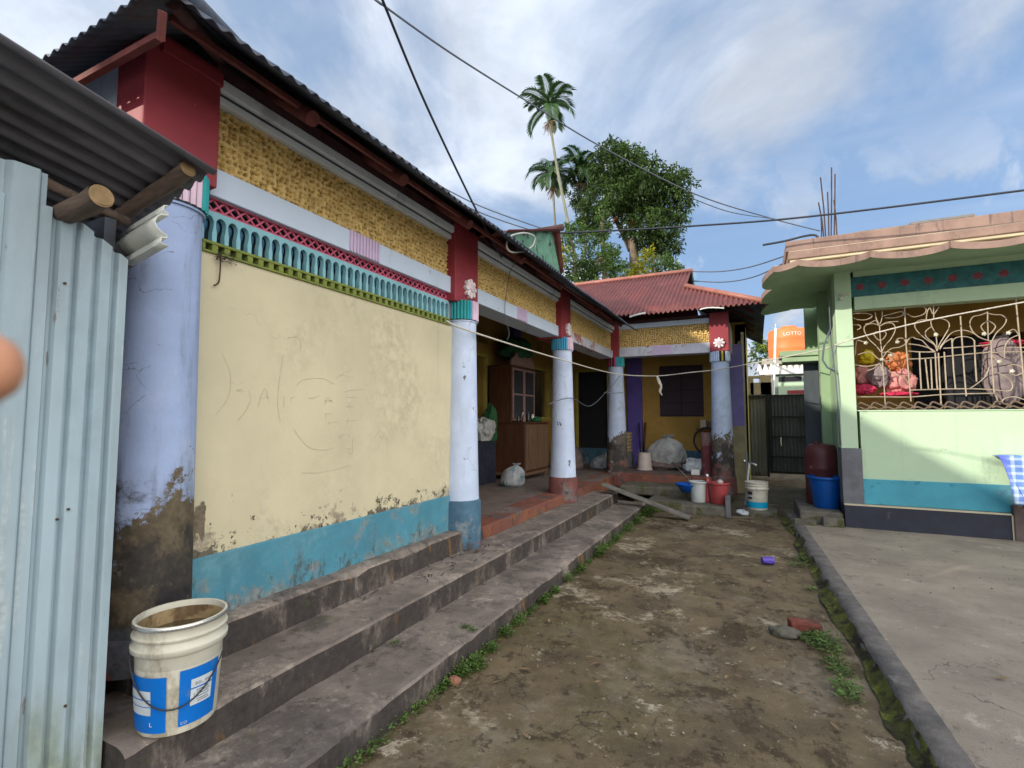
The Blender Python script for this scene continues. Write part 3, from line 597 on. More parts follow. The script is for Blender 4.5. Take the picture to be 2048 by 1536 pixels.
for i in range(ny):
    b2 = MB(); pr = [(0.0, 2.441), (0.014, 2.442), (0.014, 2.452), (0.008, 2.456), (0.007, 2.49), (0.010, 2.505), (0.019, 2.53), (0.020, 2.55), (0.012, 2.572), (0.006, 2.578), (0, 2.580)]
    b2.lathe([(r*1.05, z) for r, z in pr], (XF-0.045, Y0+(i+0.5)*p, 0), 10); b2.build('baluster', 'navyteal', vent, smooth=True)
b = MB(); b.box(XF-0.03, XF-0.004, Y0, Y1, 2.606, 2.616); b.box(XF-0.03, XF-0.004, Y0, Y1, 2.673, 2.69)
q = 0.062; nl = int((Y1-Y0)/q)
for i in range(nl):
    yc = Y0+(i+0.5)*(Y1-Y0)/nl; h = (Y1-Y0)/nl/2
    for sgn in (-1, 1):
        pts = [(XF-0.017, yc-h, 2.645-sgn*0.030), (XF-0.017, yc+h, 2.645+sgn*0.030)]; b.tube(pts, 0.007, 4, False)
b.build('vent_lattice', 'pinklat', vent)
# beams, friezes, cornices of the long side
spans = [(1.60, 3.92, 'beamwhite'), (4.33, 6.78, 'beamwhite'), (7.16, 9.86, 'beamworn')]
def fine_frieze(fn, L, Hh, name='frieze'):
    b = MB(); nu = int(L/0.0062); nv = int(Hh/0.0062); cs = 0.035; jit = {}
    rr = random.Random(int(L*1000))
    def pit(cx, cy):
        if (cx, cy) not in jit: jit[cx, cy] = ((cx+0.5+rr.uniform(-.24, .24))*cs, (cy+0.5+rr.uniform(-.24, .24))*cs, rr.uniform(0.32, 0.46)*cs, rr.uniform(0.55, 1.0))
        return jit[cx, cy]
    def f(u, v):
        x = u*L; y = v*Hh; cx = int(x//cs); cy = int(y//cs); dd = 0.0; ring = 0.0
        for a in (-1, 0, 1):
            for c in (-1, 0, 1):
                px_, py_, r_, k_ = pit(cx+a, cy+c); q = ((x-px_)**2+(y-py_)**2)/(r_*r_)
                if q < 1.6: dd = min(dd, -0.034*k_*max(0.0, 1-q/1.6)**1.3)
                elif q < 5: ring = max(ring, 0.007*k_*(1-abs(sqrt(q)-1.55)/0.7))
        if dd == 0.0: dd = ring
        return fn(u, v, dd+0.006*mnoise.noise(Vector((x*40, y*40, L)))+0.006)
    dep = {}
    def g(u, v):
        i_ = int(round(u*nu)), int(round(v*nv)); a_ = fn(u, v, 0); p_ = f(u, v); dep[i_] = (Vector(p_)-Vector(a_)).length*(1 if (p_[0] < a_[0]-1e-9 or p_[1] > a_[1]+1e-9) else -1); return p_
    b.grid(g, nu, nv); b.m = [1 if dep[k % nu, k//nu] > 0.0150 else (2 if dep[k % nu, k//nu] > 0.0045 else 0) for k in range(len(b.f))]
    return b.build(name, ['frieze', 'friezepit', 'friezemid'], HS, smooth=True)
for (y0, y1, bm) in spans:
    k = 0.03*(y0-1.6)/8.0
    b = MB(); b.box(-2.84, -2.55, y0, y1, 2.68+k, 2.835+k); b.build('beam', bm, HS, bevel=0.006)
    fine_frieze(lambda u, v, d, y0=y0, y1=y1, k=k: (XF-0.012+d, y0+u*(y1-y0), 2.833+k+v*0.365), y1-y0, 0.365)
    b = MB(); b.box(-2.84, XF-0.07, y0, y1, 2.834+k, 3.32+k); b.build('wall_core', 'soffit', HS)
    b = MB(); b.box(-2.7, -2.545, y0, y1, 3.196+k, 3.238+k); b.box(-2.7, -2.515, y0, y1, 3.252+k, 3.318+k); b.build('cornice', 'cornice', HS, bevel=0.008)
    b = MB(); b.box(-2.7, -2.548, y0, y1, 3.236+k, 3.254+k); b.build('cornice_groove', 'gutterdark', HS)
def flutes(y0, y1, z0, z1, n, x=-2.55):
    b = MB(); b.box(x-0.01, x+0.003, y0, y1, z0, z1); w = (y1-y0)/n
    for i in range(n): b.box(x-0.01, x+0.014, y0+i*w+w*0.2, y0+(i+1)*w-w*0.2, z0, z1)
    return lab(b.build('fluted_panel', 'lilac', HS, bevel=0.003), 'lilac fluted patch on the white beam')
flutes(2.60, 2.92, 2.682, 2.834, 10); flutes(5.36, 5.66, 2.696, 2.848, 9)
# columns
def flower(c, n, parent):
    # eight-petal cement rosette, n = outward axis
    b = MB(); rot = Vector((0, 0, 1)).rotation_difference(Vector(n)).to_matrix()
    out = []
    for k in range(64):
        a = 2*pi*k/64; out.append((0.052+0.046*abs(cos(4*a))**0.45, a))
    vs = [Vector(c)+rot @ Vector((r*cos(a), r*sin(a), z)) for z in (-0.01, 0.032) for r, a in out]
    vs += [Vector(c)+rot @ Vector((0.5*r*cos(a), 0.5*r*sin(a), 0.045)) for r, a in out]
    b.add(vs, [(i, (i+1) % 64, 64+(i+1) % 64, 64+i) for i in range(64)]+[(64+i, 64+(i+1) % 64, 128+(i+1) % 64, 128+i) for i in range(64)]+[tuple(range(128, 192))])
    b.i = 1
    b.lathe([(0.044, 0.040), (0.040, 0.052), (0.026, 0.056), (0.020, 0.048), (0.012, 0.058), (0, 0.060)], c, 20, rot=rot)
    return lab(b.build('rosette', ['flower', 'flowerc'], parent, smooth=True, auto=50), 'white eight-petal cement flower')
def column(x, y, z0, zped, ztop, rb, rt, shaft, ped, capcols, capside, square=False):
    b = MB(); nz = 30; prof = []
    for i in range(nz+1):
        t = i/nz; prof.append((rb+(rt-rb)*t**0.8, zped+t*(ztop-0.20-zped)))
    prof += [(rt+0.012, ztop-0.200), (rt+0.014, ztop-0.185), (rt, ztop-0.18), (rt, ztop)]
    b.lathe(prof, (x, y, 0), 48); c = b.build('column', shaft, HS, smooth=True, auto=50)
    b = MB(); b.lathe([(0.0, z0), (rb+0.022, z0), (rb+0.018, zped-0.02), (rb+0.006, zped), (0, zped+0.003)], (x, y, 0), 40); b.build('column_base', ped, c, smooth=True, auto=40)
    b = MB(); n = 30                                            # fluted capital, each flute its own paint
    for i in range(n):
        a = 2*pi*i/n; b.i = capside(a) 
        pts = []
        for k in range(5):
            aa = a+(k-2)/4*2*pi/n*0.92; rr = rt+0.012+0.012*cos((k-2)/2*pi/2); pts.append((rr, aa))
        vs = [(x+r*cos(t), y+r*sin(t), z) for z in (ztop-0.182, ztop) for r, t in pts]
        b.add(vs, [(k, k+1, 6+k, 5+k) for k in range(4)])
    b.i = len(capcols)-1; b.lathe([(rt+0.01, ztop-0.182), (rt+0.01, ztop)], (x, y, 0), 30)
    b.lathe([(rt+0.016, ztop-0.190), (rt+0.016, ztop-0.180)], (x, y, 0), 30)
    b.build('capital', capcols, c)
    return c
def side_paint(split):                     # teal on the side towards the viewer's left, pink to the yard
    return lambda a: split(a % (2*pi))
c = column(-2.58, COLS[0], 0.40, 0.55, 2.71, 0.185, 0.160, 'colbig', 'colbig', ['pinkcap', 'teal', 'colwhite', 'deep'], side_paint(lambda a: 1 if 0.5 < a < 3.4 else 0))
lab(c, 'big near column, blue paint peeled to black and brown plaster at the foot')
lab(column(-2.56, COLS[1], 0.28, 0.74, 2.625, 0.175, 0.140, 'colwhite', 'pedblue', ['pinkcap', 'teal', 'skyblue', 'deep'], side_paint(lambda a: 1 if a > 4.4 and a < 5.75 else (2 if 5.75 <= a < 5.95 else 0))), 'pale blue column joined to the cream wall')
lab(column(-2.56, COLS[2], 0.30, 0.66, 2.685, 0.190, 0.140, 'colwhite', 'pedred', ['pinkcap', 'skyblue', 'teal', 'deep'], side_paint(lambda a: 1 if a > 3.2 and a < 5.6 else 0)), 'free-standing pale column with dark red base')
lab(column(-2.52, COLS[3], 0.18, 0.46, 2.72, 0.220, 0.145, 'colworn', 'pedred', ['teal', 'magenta', 'dark', 'skyblue', 'deep'], side_paint(lambda a: (1 if round(a*30/(2*pi)) % 2 else 2) if 3 < a < 4.95 else (3 if 4.95 <= a < 5.3 else 0))), 'corner column with torn paint over a black foot')
lab(column(-0.575, 9.98, 0.12, 0.46, 2.73, 0.205, 0.155, 'colworn', 'pedred', ['colwhite', 'yellowp', 'dark', 'deep'], side_paint(lambda a: 1 if 4.7 < a < 5.35 and round(a*30/(2*pi)) % 2 == 0 else (2 if 4.7 < a < 5.35 else 0))), 'right-hand wing column, plaster bare and dark below')
# red blocks over the columns
def redblock(x0, x1, y0, y1, z0, z1, fl=None, cap=True):
    b = MB(); b.box(x0, x1, y0, y1, z0, z1); o = b.build('pilaster', 'red', HS, bevel=0.008)
    if fl: flower(fl[0], fl[1], o)
    return o
o = redblock(-2.73, -2.49, 1.24, 1.60, 2.695, 3.34); lab(o, 'deep red block over the big near column')
b = MB(); b.box(-2.70, -2.468, 1.30, 1.60, 3.24, 3.31); b.build('pilaster_cap', 'red', o, bevel=0.006)
redblock(-2.88, -2.50, 3.91, 4.34, 2.605, 3.36, ((-2.497, 4.155, 2.765), (1, 0, 0)))
redblock(-2.88, -2.50, 6.77, 7.17, 2.665, 3.40, ((-2.497, 7.02, 2.825), (1, 0, 0)))
redblock(-2.84, -2.44, 9.84, 10.20, 2.72, 3.43)
redblock(-0.735, -0.41, 9.86, 10.2, 2.735, 3.46, ((-0.575, 9.857, 2.885), (0, -1, 0)))
# wing front: beam, frieze, cornice
b = MB(); b.box(-2.44, -0.735, 9.93, 10.2, 2.73, 2.92); lab(b.build('beam', 'beamworn', HS, bevel=0.006), 'wing beam with a flaked red patch')
fine_frieze(lambda u, v, d: (-2.44+u*1.705, 9.972-d, 2.918+v*0.365), 1.705, 0.365)
b = MB(); b.box(-2.44, -0.735, 10.04, 10.2, 2.921, 3.375); b.build('wall_core', 'soffit', HS)
b = MB(); b.box(-2.44, -0.60, 10.0, 10.16, 3.381, 3.46); b.build('eave_shade_plate', 'redgrey', HS)  # dark plate over the cornice, eave shadow put into its colour
b = MB(); b.box(-2.44, -0.735, 9.91, 10.1, 3.283, 3.38); b.build('cornice', 'beamwhite', HS, bevel=0.008)
b = MB(); b.box(-1.79, -1.42, 9.925, 9.94, 2.732, 2.918)
for i in range(9): b.box(-1.79+i*0.041, -1.79+i*0.041+0.022, 9.912, 9.93, 2.732, 2.918)
lab(b.build('fluted_panel', 'lilac', HS), 'lilac fluted patch on the white beam')
# inner walls of the veranda with openings
def wall_open(name, axis, pos, u0, u1, z0, z1, holes, m, th=0.18):
    us = sorted({u0, u1, *[h[0] for h in holes], *[h[1] for h in holes]}); zs = sorted({z0, z1, *[h[2] for h in holes], *[h[3] for h in holes]})
    b = MB()
    for i in range(len(us)-1):
        for j in range(len(zs)-1):
            cu = (us[i]+us[i+1])/2; cz = (zs[j]+zs[j+1])/2
            if any(h[0] < cu < h[1] and h[2] < cz < h[3] for h in holes): continue
            if axis == 'X': b.box(pos-th, pos, us[i], us[i+1], zs[j], zs[j+1])
            else: b.box(us[i], us[i+1], pos, pos+th, zs[j], zs[j+1])
    return b.build(name, m, HS)
wall_open('wall', 'X', -4.40, 1.75, 11.6, 0.1, 3.5, [(6.4, 7.95, 0.43, 2.62), (9.95, 11.0, 1.52, 2.60), (7.55, 7.98, 2.86, 3.12), (10.3, 10.65, 3.02, 3.24)], 'ochre')
wall_open('wall', 'Y', 11.60, -4.58, -0.16, 0.1, 3.55, [(-3.86, -3.15, 0.43, 2.62), (-1.95, -1.02, 1.54, 2.68)], 'ochre')
b = MB(); b.box(-4.58, -0.16, 11.585, 11.6, 0.425, 0.80); lab(b.build('wall_band', 'pedblue', HS), 'dark blue painted foot of the inner wall')
b = MB(); b.box(-7.3, -7.2, 1.5, 13.3, 0, 3.1); b.box(-7.3, -4.6, 1.5, 1.6, 0, 3.2); b.box(-7.3, -4.6, 13.2, 13.3, 0, 3.2); b.box(-7.2, -4.6, 5.9, 6.0, 0, 3.1); b.box(-7.2, -4.6, 9.0, 9.1, 0, 3.1); b.box(-7.2, -4.6, 1.6, 13.2, 0.3, 0.4); b.build('inner_wall', 'ochredark', HS)
b = MB(); b.box(-2.9, -2.7, 1.35, 4.0, 0.3, 3.3); b.box(-4.4, -2.9, 1.30, 1.45, 0.3, 3.2); b.box(-4.4, -2.75, 3.95, 4.05, 0.3, 2.68); b.build('inner_wall', 'ochredark', HS)
b = MB(); b.box(-4.5, -2.74, 1.29, 1.36, 2.95, 3.42); lab(b.build('beam', 'beamwhite', HS), 'white end beam behind the corner block')
b = MB(); b.box(-4.6, -0.16, 14.0, 14.2, 0, 3.4); b.box(-4.6, -4.5, 11.8, 14, 0, 3.4); b.box(-4.5, -0.36, 11.79, 14, 0.3, 0.42); b.build('inner_wall', 'ochredark', HS)
b = MB(); b.box(-1.97, -1.0, 11.62, 11.66, 1.52, 2.70); w = lab(b.build('shutter', 'shutter', HS), 'closed dark wooden window shutter')
b = MB()
for zz_ in (1.56, 1.84, 2.12, 2.40, 2.64): b.box(-1.95, -1.03, 11.612, 11.624, zz_, zz_+0.012)
b.box(-1.49, -1.475, 11.61, 11.622, 1.54, 2.68); b.build('shutter_rail', 'dark', w)
for (y0, y1, z0, z1, nm) in ((6.36, 7.99, 0.43, 2.66, 'door_frame'), (9.91, 11.04, 1.48, 2.64, 'window_frame')):
    b = MB(); b.box(-4.46, -4.385, y0, y0+0.05, z0, z1); b.box(-4.46, -4.385, y1-0.05, y1, z0, z1); b.box(-4.46, -4.386, y0+0.05, y1-0.05, z1-0.05, z1)
    if nm == 'window_frame': b.box(-4.46, -4.37, y0, y1, z0-0.01, z0+0.05)
    b.build(nm, 'olivewall', HS)
b = MB()
for k in range(9): b.tube([(-4.5, 10.03+k*0.115, 1.5), (-4.5, 10.03+k*0.115, 2.62)], 0.008, 6)
b.build('window_bar', 'gatebar', HS)
b = MB(); b.box(-3.92, -3.86, 11.57, 11.66, 0.43, 2.66); b.box(-3.15, -3.09, 11.57, 11.66, 0.43, 2.66); b.box(-3.86, -3.15, 11.571, 11.66, 2.62, 2.66); b.build('door_frame', 'olivewall', HS)
b = MB(); b.box(-3.85, -3.16, 11.66, 11.7, 0.43, 2.62); lab(b.build('door', 'dark', HS), 'dark closed wooden door')
b = MB(); b.box(-2.66, -2.33, 11.50, 11.6, 0.425, 3.3); lab(b.build('pilaster', 'purple', HS, bevel=0.006), 'violet painted wall pier')
b = MB(); b.box(-4.40, -4.30, 8.95, 9.25, 0.425, 3.4); lab(b.build('pilaster', 'purple', HS, bevel=0.006), 'violet painted wall pier')
# wing east wall
b = MB(); b.box(-0.36, -0.16, 11.6, 14.2, 0.0, 3.5); b.build('wall', 'olivewall', HS)
b = MB(); b.box(-0.45, -0.22, 10.98, 11.28, 1.35, 3.0); lab(b.build('pilaster', 'lilacpier', HS, bevel=0.005), 'lilac pier at the wing corner')
b = MB(); b.box(-0.45, -0.22, 10.98, 11.28, 0.0, 1.35); b.box(-0.30, -0.20, 11.28, 11.6, 0.0, 3.1); b.build('wall', 'ruin', HS)
b = MB(); b.box(-0.62, -0.40, 10.2, 11.3, 2.76, 3.30); b.build('beam', 'soffit', HS)
b = MB(); b.box(-0.24, -0.19, 11.26, 11.34, 0.1, 3.28); b.build('corner_post', 'pcream', HS)
# low ledges before the wing
b = MB(); b.box(-1.70, -0.44, 8.42, 9.95, -0.02, 0.145); b.box(-2.30, -0.80, 9.22, 9.9, 0.12, 0.285); lab(b.build('ledge', 'concblock', HS, bevel=0.03), 'rough low concrete ledge before the wing')
b = MB(); b.box(-0.47, -0.40, 8.40, 8.62, -0.02, 0.31); lab(b.build('ledge_end', 'ggrey', HS, bevel=0.01), 'upright grey slab closing the ledge')

# ---- roofs
ES, EZ, EX = 0.74, 3.13, -1.95
def corr(s_, pitch=0.076, amp=0.011): return amp*cos(2*pi*s_/pitch)
QR = 2.75
b = MB(); st = 0.0095
def strip(b, n, rows, fn):
    b.grid(fn, n, rows)
ny = int((12.4-1.0)/st)
def mainroof(u, v):
    y = 1.0+u*11.4; q1 = min(QR, max(0.0, y-1.0)); q0 = 0.0
    if y > 9.4: q0 = max(0, (0.33+0.55*(y-9.4))/ES)
    q = q0+(q1-q0)*v; wob = 0.012*fbm(0, y, 1.4)*(1-v)
    return (EX-q-0.02*fbm(2, y, 0.9)*(1-v), y, EZ+ES*q+corr(y)+wob)
b.grid(mainroof, ny, 5)
b.build('roof', 'tinunder', HS, smooth=True, solid=0.004); bpy.data.objects['roof']['label'] = 'dark corrugated roof over the long side'
b = MB(); nx = int(5.5/st)
def hip(u, v):
    x = EX-u*5.5; q1 = min(QR, max(0.0, EX-x), max(0, x+7.45)); q = q1*v
    return (x, 1.0+q, EZ-0.02+ES*q+corr(x)+0.012*fbm(x, 9, 1.4)*(1-v))
b.grid(hip, nx, 5); lab(b.build('roof', 'tinunder', HS, smooth=True, solid=0.004), 'dark corrugated hip end beside the shed')
b = MB()
def backroof(u, v):
    y = 1.0+u*11.4; q1 = min(QR, max(0.0, y-1.0)); q = q1*v
    return (-7.45+q, y, EZ+ES*q)
b.grid(backroof, 60, 3); b.build('roof', 'tinunder', HS, smooth=True)
b = MB(); b.tube([(-4.70, 3.7, EZ+ES*QR+0.03), (-4.70, 12.4, EZ+ES*QR+0.03)], 0.07, 10); b.tube([(EX, 1.0, EZ+0.03), (-4.70, 3.75, EZ+ES*QR+0.03)], 0.05, 8); b.build('ridge_cap', 'tinunder', HS, smooth=True)
# rafters and purlins
def rafter(p, q, r, m='redpurlin'):
    b = MB(); b.tube([p, q], r, 12); return b.build('rafter', m, HS, smooth=True, auto=50)
for y in (1.92, 2.72, 3.62, 4.72, 5.9, 7.45, 8.6): ql = min(2.3, y-1.2); rafter((-2.17, y, 3.165), (EX-ql, y+0.02, 3.165+ES*(ql-0.22)), 0.043)
b = MB(); b.box(-2.25, -2.225, 1.20, 9.3, 3.222, 3.25); b.build('purlin', 'redpurlin', HS)
b = MB(); b.box(-2.62, -2.53, 1.6, 9.7, 3.335, 3.40); b.build('purlin', 'redgrey', HS)
b = MB(); b.tube([at(150, 168, 'Y', 1.10), at(318, 74, 'Y', 1.10)], 0.020, 4); lab(b.build('hip_rafter', 'redpurlin', HS), 'red-brown pole under the hip corner')
b = MB(); b.tube([at(321, 80, 'Y', 1.08), at(325, 22, 'Y', 1.05)], 0.017, 4); b.build('hip_rafter', 'redpurlin', HS)
b = MB(); b.tube([(-2.08, 1.12, EZ+0.06), (-2.55, 1.62, 3.44)], 0.032, 8); b.build('hip_rafter', 'redgrey', HS, smooth=True, auto=50)
# wing roof
WS, WZ, WY, WX = 0.55, 3.46, 9.40, 0.20
RQ = 2.6; VX = -1.25
b = MB(); nx = int((WX+5.0)/0.0106)
def wroof(u, v):
    x = WX-u*(WX+5.0)
    q1 = RQ if x <= VX else max(0.0, WX-x)
    q0 = 0.0
    if x < EX: q0 = max(0, (ES*(EX-x)-0.33)/WS)
    q1 = max(q1, q0); q = q0+(q1-q0)*v
    return (x, WY+q-0.02*fbm(x, 4, 2)*(1-v), WZ+WS*q+corr(x, 0.085, 0.021)+0.014*fbm(x, 1, 1.2)*(1-v))
b.grid(wroof, nx, 5); lab(b.build('roof', 'tinroofred', HS, smooth=True, solid=0.004), 'sunlit red corrugated roof of the wing')
b = MB()
def wrooft(u, v):
    y = WY+u*5.2; q1 = min(WX-VX, max(0, y-WY)); q = q1*v
    return (WX-q, y, WZ-0.01+WS*q+corr(y)+0.012*fbm(3, y, 1.3)*(1-v))
b.grid(wrooft, int(5.2/st), 4); lab(b.build('roof', 'tinunder', HS, smooth=True, solid=0.004), 'dark hip end of the wing roof over the alley')
b = MB(); b.grid(lambda u, v: (-5+u*(5+VX), WY+RQ*2-v*RQ, WZ+WS*v*RQ), 4, 3); b.build('roof', 'tinroofred', HS)
rz = WZ+WS*RQ
b = MB(); b.tube([(-5, WY+RQ, rz+0.012), (VX+0.03, WY+RQ, rz+0.012)], 0.055, 10)
hq = WX-VX
b.tube([(WX+0.01, WY-0.01, WZ+0.015), (VX, WY+hq, WZ+WS*hq+0.015)], 0.05, 10)
lab(b.build('ridge_cap', 'ridgecap', HS, smooth=True), 'reddish ridge and hip capping')
b = MB(); b.add([(VX-0.12, WY+hq, WZ+WS*hq), (VX-0.12, WY+2*RQ-hq, WZ+WS*hq), (VX-0.12, WY+RQ, rz)], [(0, 1, 2)]); g = b.build('gablet', 'shutter', HS, solid=0.02)
b = MB(); b.tube([(VX, WY+RQ, rz), (VX, WY+2*RQ-hq, WZ+WS*hq)], 0.03, 6); b.build('gablet_trim', 'green_board', g)
for x in (-1.95, -1.5, -1.05, -0.62):
    ql = min(2.2, WX-x-0.2); rafter((x, WY+0.28, WZ+WS*0.28-0.085), (x, WY+ql, WZ+WS*ql-0.085), 0.034)
for y in (10.3, 11.1, 11.9, 12.7):
    ql = min(1.35, y-WY-0.15); rafter((WX-0.18, y, WZ+WS*0.18-0.08), (WX-ql, y, WZ+WS*ql-0.08), 0.025)
b = MB(); b.box(-2.3, -0.05, WY+0.12, WY+0.17, WZ+WS*0.14-0.06, WZ+WS*0.14-0.018); b.build('purlin', 'redgrey', HS)
b = MB(); b.grid(lambda u, v: (-2.10+u*0.30, WY-0.02-0.03*sin(u*pi), WZ-0.055+0.05*u+0.03*v), 12, 2); lab(b.build('eave_strip', 'gutter', HS, solid=0.008), 'bent pale strip hanging at the eave')
b = MB(); b.grid(lambda u, v: (-0.85+u*0.40, WY-0.015-0.01*sin(u*9), WZ-0.03+0.02*sin(u*4)+0.02*v), 12, 2); b.build('eave_strip', 'gutter', HS, solid=0.006)
# green gable dormer on the long roof
gx = -2.22; ga = at(1102, 462, 'X', gx); gl = at(1008, 486, 'X', gx); gr = at(1118, 546, 'X', gx)
b = MB(); gl.z = max(gl.z, 3.37); gr.z = max(gr.z, 3.37); b.add([tuple(gl), tuple(gr), tuple(ga)], [(0, 1, 2)]); dm = lab(b.build('gable_board', 'green_board', HS, solid=0.03), 'small mouldy green gable board on the roof')
b = MB()
rg1 = ga+Vector((0.10, 0, 0.03)); rg0 = at(1000, 477, 'X', gx-0.3)
def dl(u, v):
    e0 = Vector((gx+0.08, gl.y-0.05, gl.z-0.02)); a_ = ga+Vector((0.12, 0, 0.0))
    p0 = e0.lerp(a_, v); return tuple(p0+Vector((-1.6*u, 0, corr(u*1.6)*0.9)))
b.grid(dl, 170, 4)
def dr(u, v):
    e0 = gr+Vector((0.05, 0.03, 0.0)); a_ = ga+Vector((0.12, 0, 0.0))
    p0 = e0.lerp(a_, v); return tuple(p0+Vector((-1.6*u, 0, corr(u*1.6)*0.9)))
b.grid(dr, 170, 4); b.build('gable_roof', 'tinroofred', dm, smooth=True, solid=0.006)
b = MB(); b.tube([ga+Vector((0.16, 0, 0.02)), ga+Vector((-1.5, 0, 0.02))], 0.045, 8)
b.build('gable_ridge', 'redgrey', dm, smooth=True)

# ================================================================== TIN SHED (left edge)
SH = thing('tin_shed', 'lean-to shed of pale corrugated tin with log purlins at the left edge', 'shed', (-2.2, 0.6, 0))
sx = -2.2
def ribwall(y0, y1, z0, ztop, rib, ph, nm='wall_sheet', dx=0.0):
    b = MB(); n = int((y1-y0)/0.004)
    def fn(u, v):
        y = y0+u*(y1-y0); k = ((y-ph)/rib) % 1.0
        h = 0.0 if k < 0.58 else (k-0.58)/0.10 if k < 0.68 else 1.0 if k < 0.86 else (1-k)/0.14
        zt = ztop(y); return (sx+dx-0.024*h, y, z0+(zt-z0)*v)
    b.grid(fn, n, 6); return b.build(nm, 'galv', SH, smooth=False, solid=0.002)
ribwall(0.62, 1.07, 0.0, lambda y: 2.24-(0.0 if y < 0.90 else 0.62*(y-0.88)), 0.062, 0.795)
ribwall(-1.4, 0.815, 0.0, lambda y: 2.355, 0.118, 0.60, dx=0.012)
for (y, z) in [(0.66, 2.20), (0.735, 2.12), (0.875, 1.98), (0.895, 1.15), (0.925, 1.18), (0.95, 0.5)]:
    b = MB(); b.lathe([(0.0045, -0.004), (0.0045, 0.003), (0.0, 0.005)], (sx+0.004, y, z), 8, rot=Matrix.Rotation(pi/2, 3, 'Y')); b.build('roof_nail', 'rust', SH)
b = MB(); b.box(-2.30, -2.225, 1.00, 1.075, 0, 2.1); b.build('corner_post', 'log', SH)
b = MB(); b.box(-4.5, -2.3, 1.03, 1.07, 0.0, 2.3); b.build('back_wall', 'tinunder', SH)
# roof: sheets falling towards the house
A = at(437, 342, 'X', -1.92); E0 = at(0, 65, 'X', -1.92)
sl_ = (A.z-E0.z)/(A.y-E0.y)
b = MB()
def sroof(u, v):
    x = -1.92-u*2.4; y = -1.2+v*(A.y+1.2)-0.02*fbm(x, 0, 2)*(v > 0.99)
    return (x, y, A.z+sl_*(y-A.y)+corr(x, 0.076, 0.010)-0.55*u)
b.grid(sroof, 520, 14); rf = b.build('roof', 'shedroof', SH, smooth=True, solid=0.003)
def endlog(p, q, r, ends=True):
    b = MB(); p = Vector(p); q = Vector(q); k = 8
    b.tube([p.lerp(q, t/k)+Vector((0, 0.006*sin(t*2.1), 0.006*cos(t*1.7))) for t in range(k+1)], [r*(1+0.05*sin(t*1.9)) for t in range(k+1)], 20, False)
    o = b.build('purlin', 'log', SH, smooth=True)
    d = (p-q).normalized(); rot = Vector((0, 0, 1)).rotation_difference(d).to_matrix()
    b = MB(); b.disc(p+d*0.001, r*1.0, 20, rot); b.build('sawn_end', 'logend', o)
l1 = at(203, 392, 'X', -1.98); l2 = at(376, 338, 'X', -1.98)
endlog(l1, (l1.x-0.75, l1.y, l1.z-0.06), 0.038)
endlog(l2, (l2.x-0.85, l2.y-0.0, l2.z-0.19), 0.030)
b = MB(); b.tube([at(60, 349, 'X', -2.34), at(178, 408, 'X', -2.34), at(256, 444, 'X', -2.34)], 0.020, 8); b.build('rafter', 'log', SH, smooth=True)
# gutter hanging under the shed's low edge: sunlit end and shaded length painted in two tones
GT = thing('gutter', 'bent sheet-metal gutter under the shed eave, sunlit end painted pale and shaded length dark', 'gutter', (-2.2, 1.2, 2.2))
gy = 1.16
c0 = at(302, 470, 'X', -2.16)
sec = [(0.012, 0.095), (-0.004, 0.088), (-0.006, 0.066), (0.012, 0.058), (0.012, 0.047), (-0.012, 0.043), (-0.026, 0.026), (-0.034, 0.0), (-0.024, -0.026), (-0.002, -0.044), (0.012, -0.048), (0.012, -0.062), (-0.008, -0.066), (-0.010, -0.092), (0.02, -0.096)]
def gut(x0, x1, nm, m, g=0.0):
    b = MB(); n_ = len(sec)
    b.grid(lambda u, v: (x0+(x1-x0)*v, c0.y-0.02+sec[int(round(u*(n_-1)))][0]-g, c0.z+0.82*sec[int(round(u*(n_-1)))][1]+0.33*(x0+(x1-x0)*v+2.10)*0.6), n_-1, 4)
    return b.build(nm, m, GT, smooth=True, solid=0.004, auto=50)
gut(-2.03, -2.27, 'gutter_sunlit_part', 'gutter', 0.003); gut(-2.262, -2.95, 'gutter_shaded_part', 'gutterdark')  # pale part stands for sunlight, dark part for shade, on one gutter
# ================================================================== GREEN HOUSE (right)
GH = thing('green_house', 'pale green concrete bungalow with scalloped eave and wrought iron grille', 'house', (2.5, 8.1, 0))
gy0 = 8.10
b = MB(); b.box(1.25, 9.0, gy0, gy0+0.2, 0.70, 1.60); b.box(1.25, 9.0, gy0, gy0+0.2, 2.98, 3.56); b.box(1.05, 1.215, gy0+0.02, gy0+0.2, 0.7, 3.56); b.box(6.2, 9.0, gy0, gy0+0.2, 1.60, 2.98); b.build('wall', 'gwall', GH)
b = MB(); b.box(1.02, 1.213, gy0-0.035, gy0+0.25, 1.10, 3.55); b.build('corner_pier', 'gwall', GH, bevel=0.006)
b = MB(); b.box(1.015, 1.25, gy0-0.04, gy0+0.25, 0.35, 1.10); lab(b.build('corner_pier', 'ggrey', GH, bevel=0.006), 'dark grey painted foot of the corner pier')
b = MB(); b.box(1.25, 9.0, gy0-0.02, gy0+0.2, 0.372, 0.70); lab(b.build('wall_band', 'gband', GH, bevel=0.006), 'teal blue painted wall foot')
b = MB(); b.box(1.02, 2.69, gy0-0.07, gy0+0.4, 0.0, 0.350); lab(b.build('plinth', 'gplinth', GH, bevel=0.008), 'black painted plinth')
b = MB(); b.box(1.02, 2.695, gy0-0.075, gy0+0.02, 0.350, 0.368); b.box(2.69, 2.705, gy0-0.08, gy0, 0.0, 0.35); b.build('plinth_line', 'pcream', GH)
b = MB(); b.box(2.705, 6.0, gy0-0.10, gy0+0.1, 0.0, 0.47); b.build('front_step', 'gstep', GH, bevel=0.01)
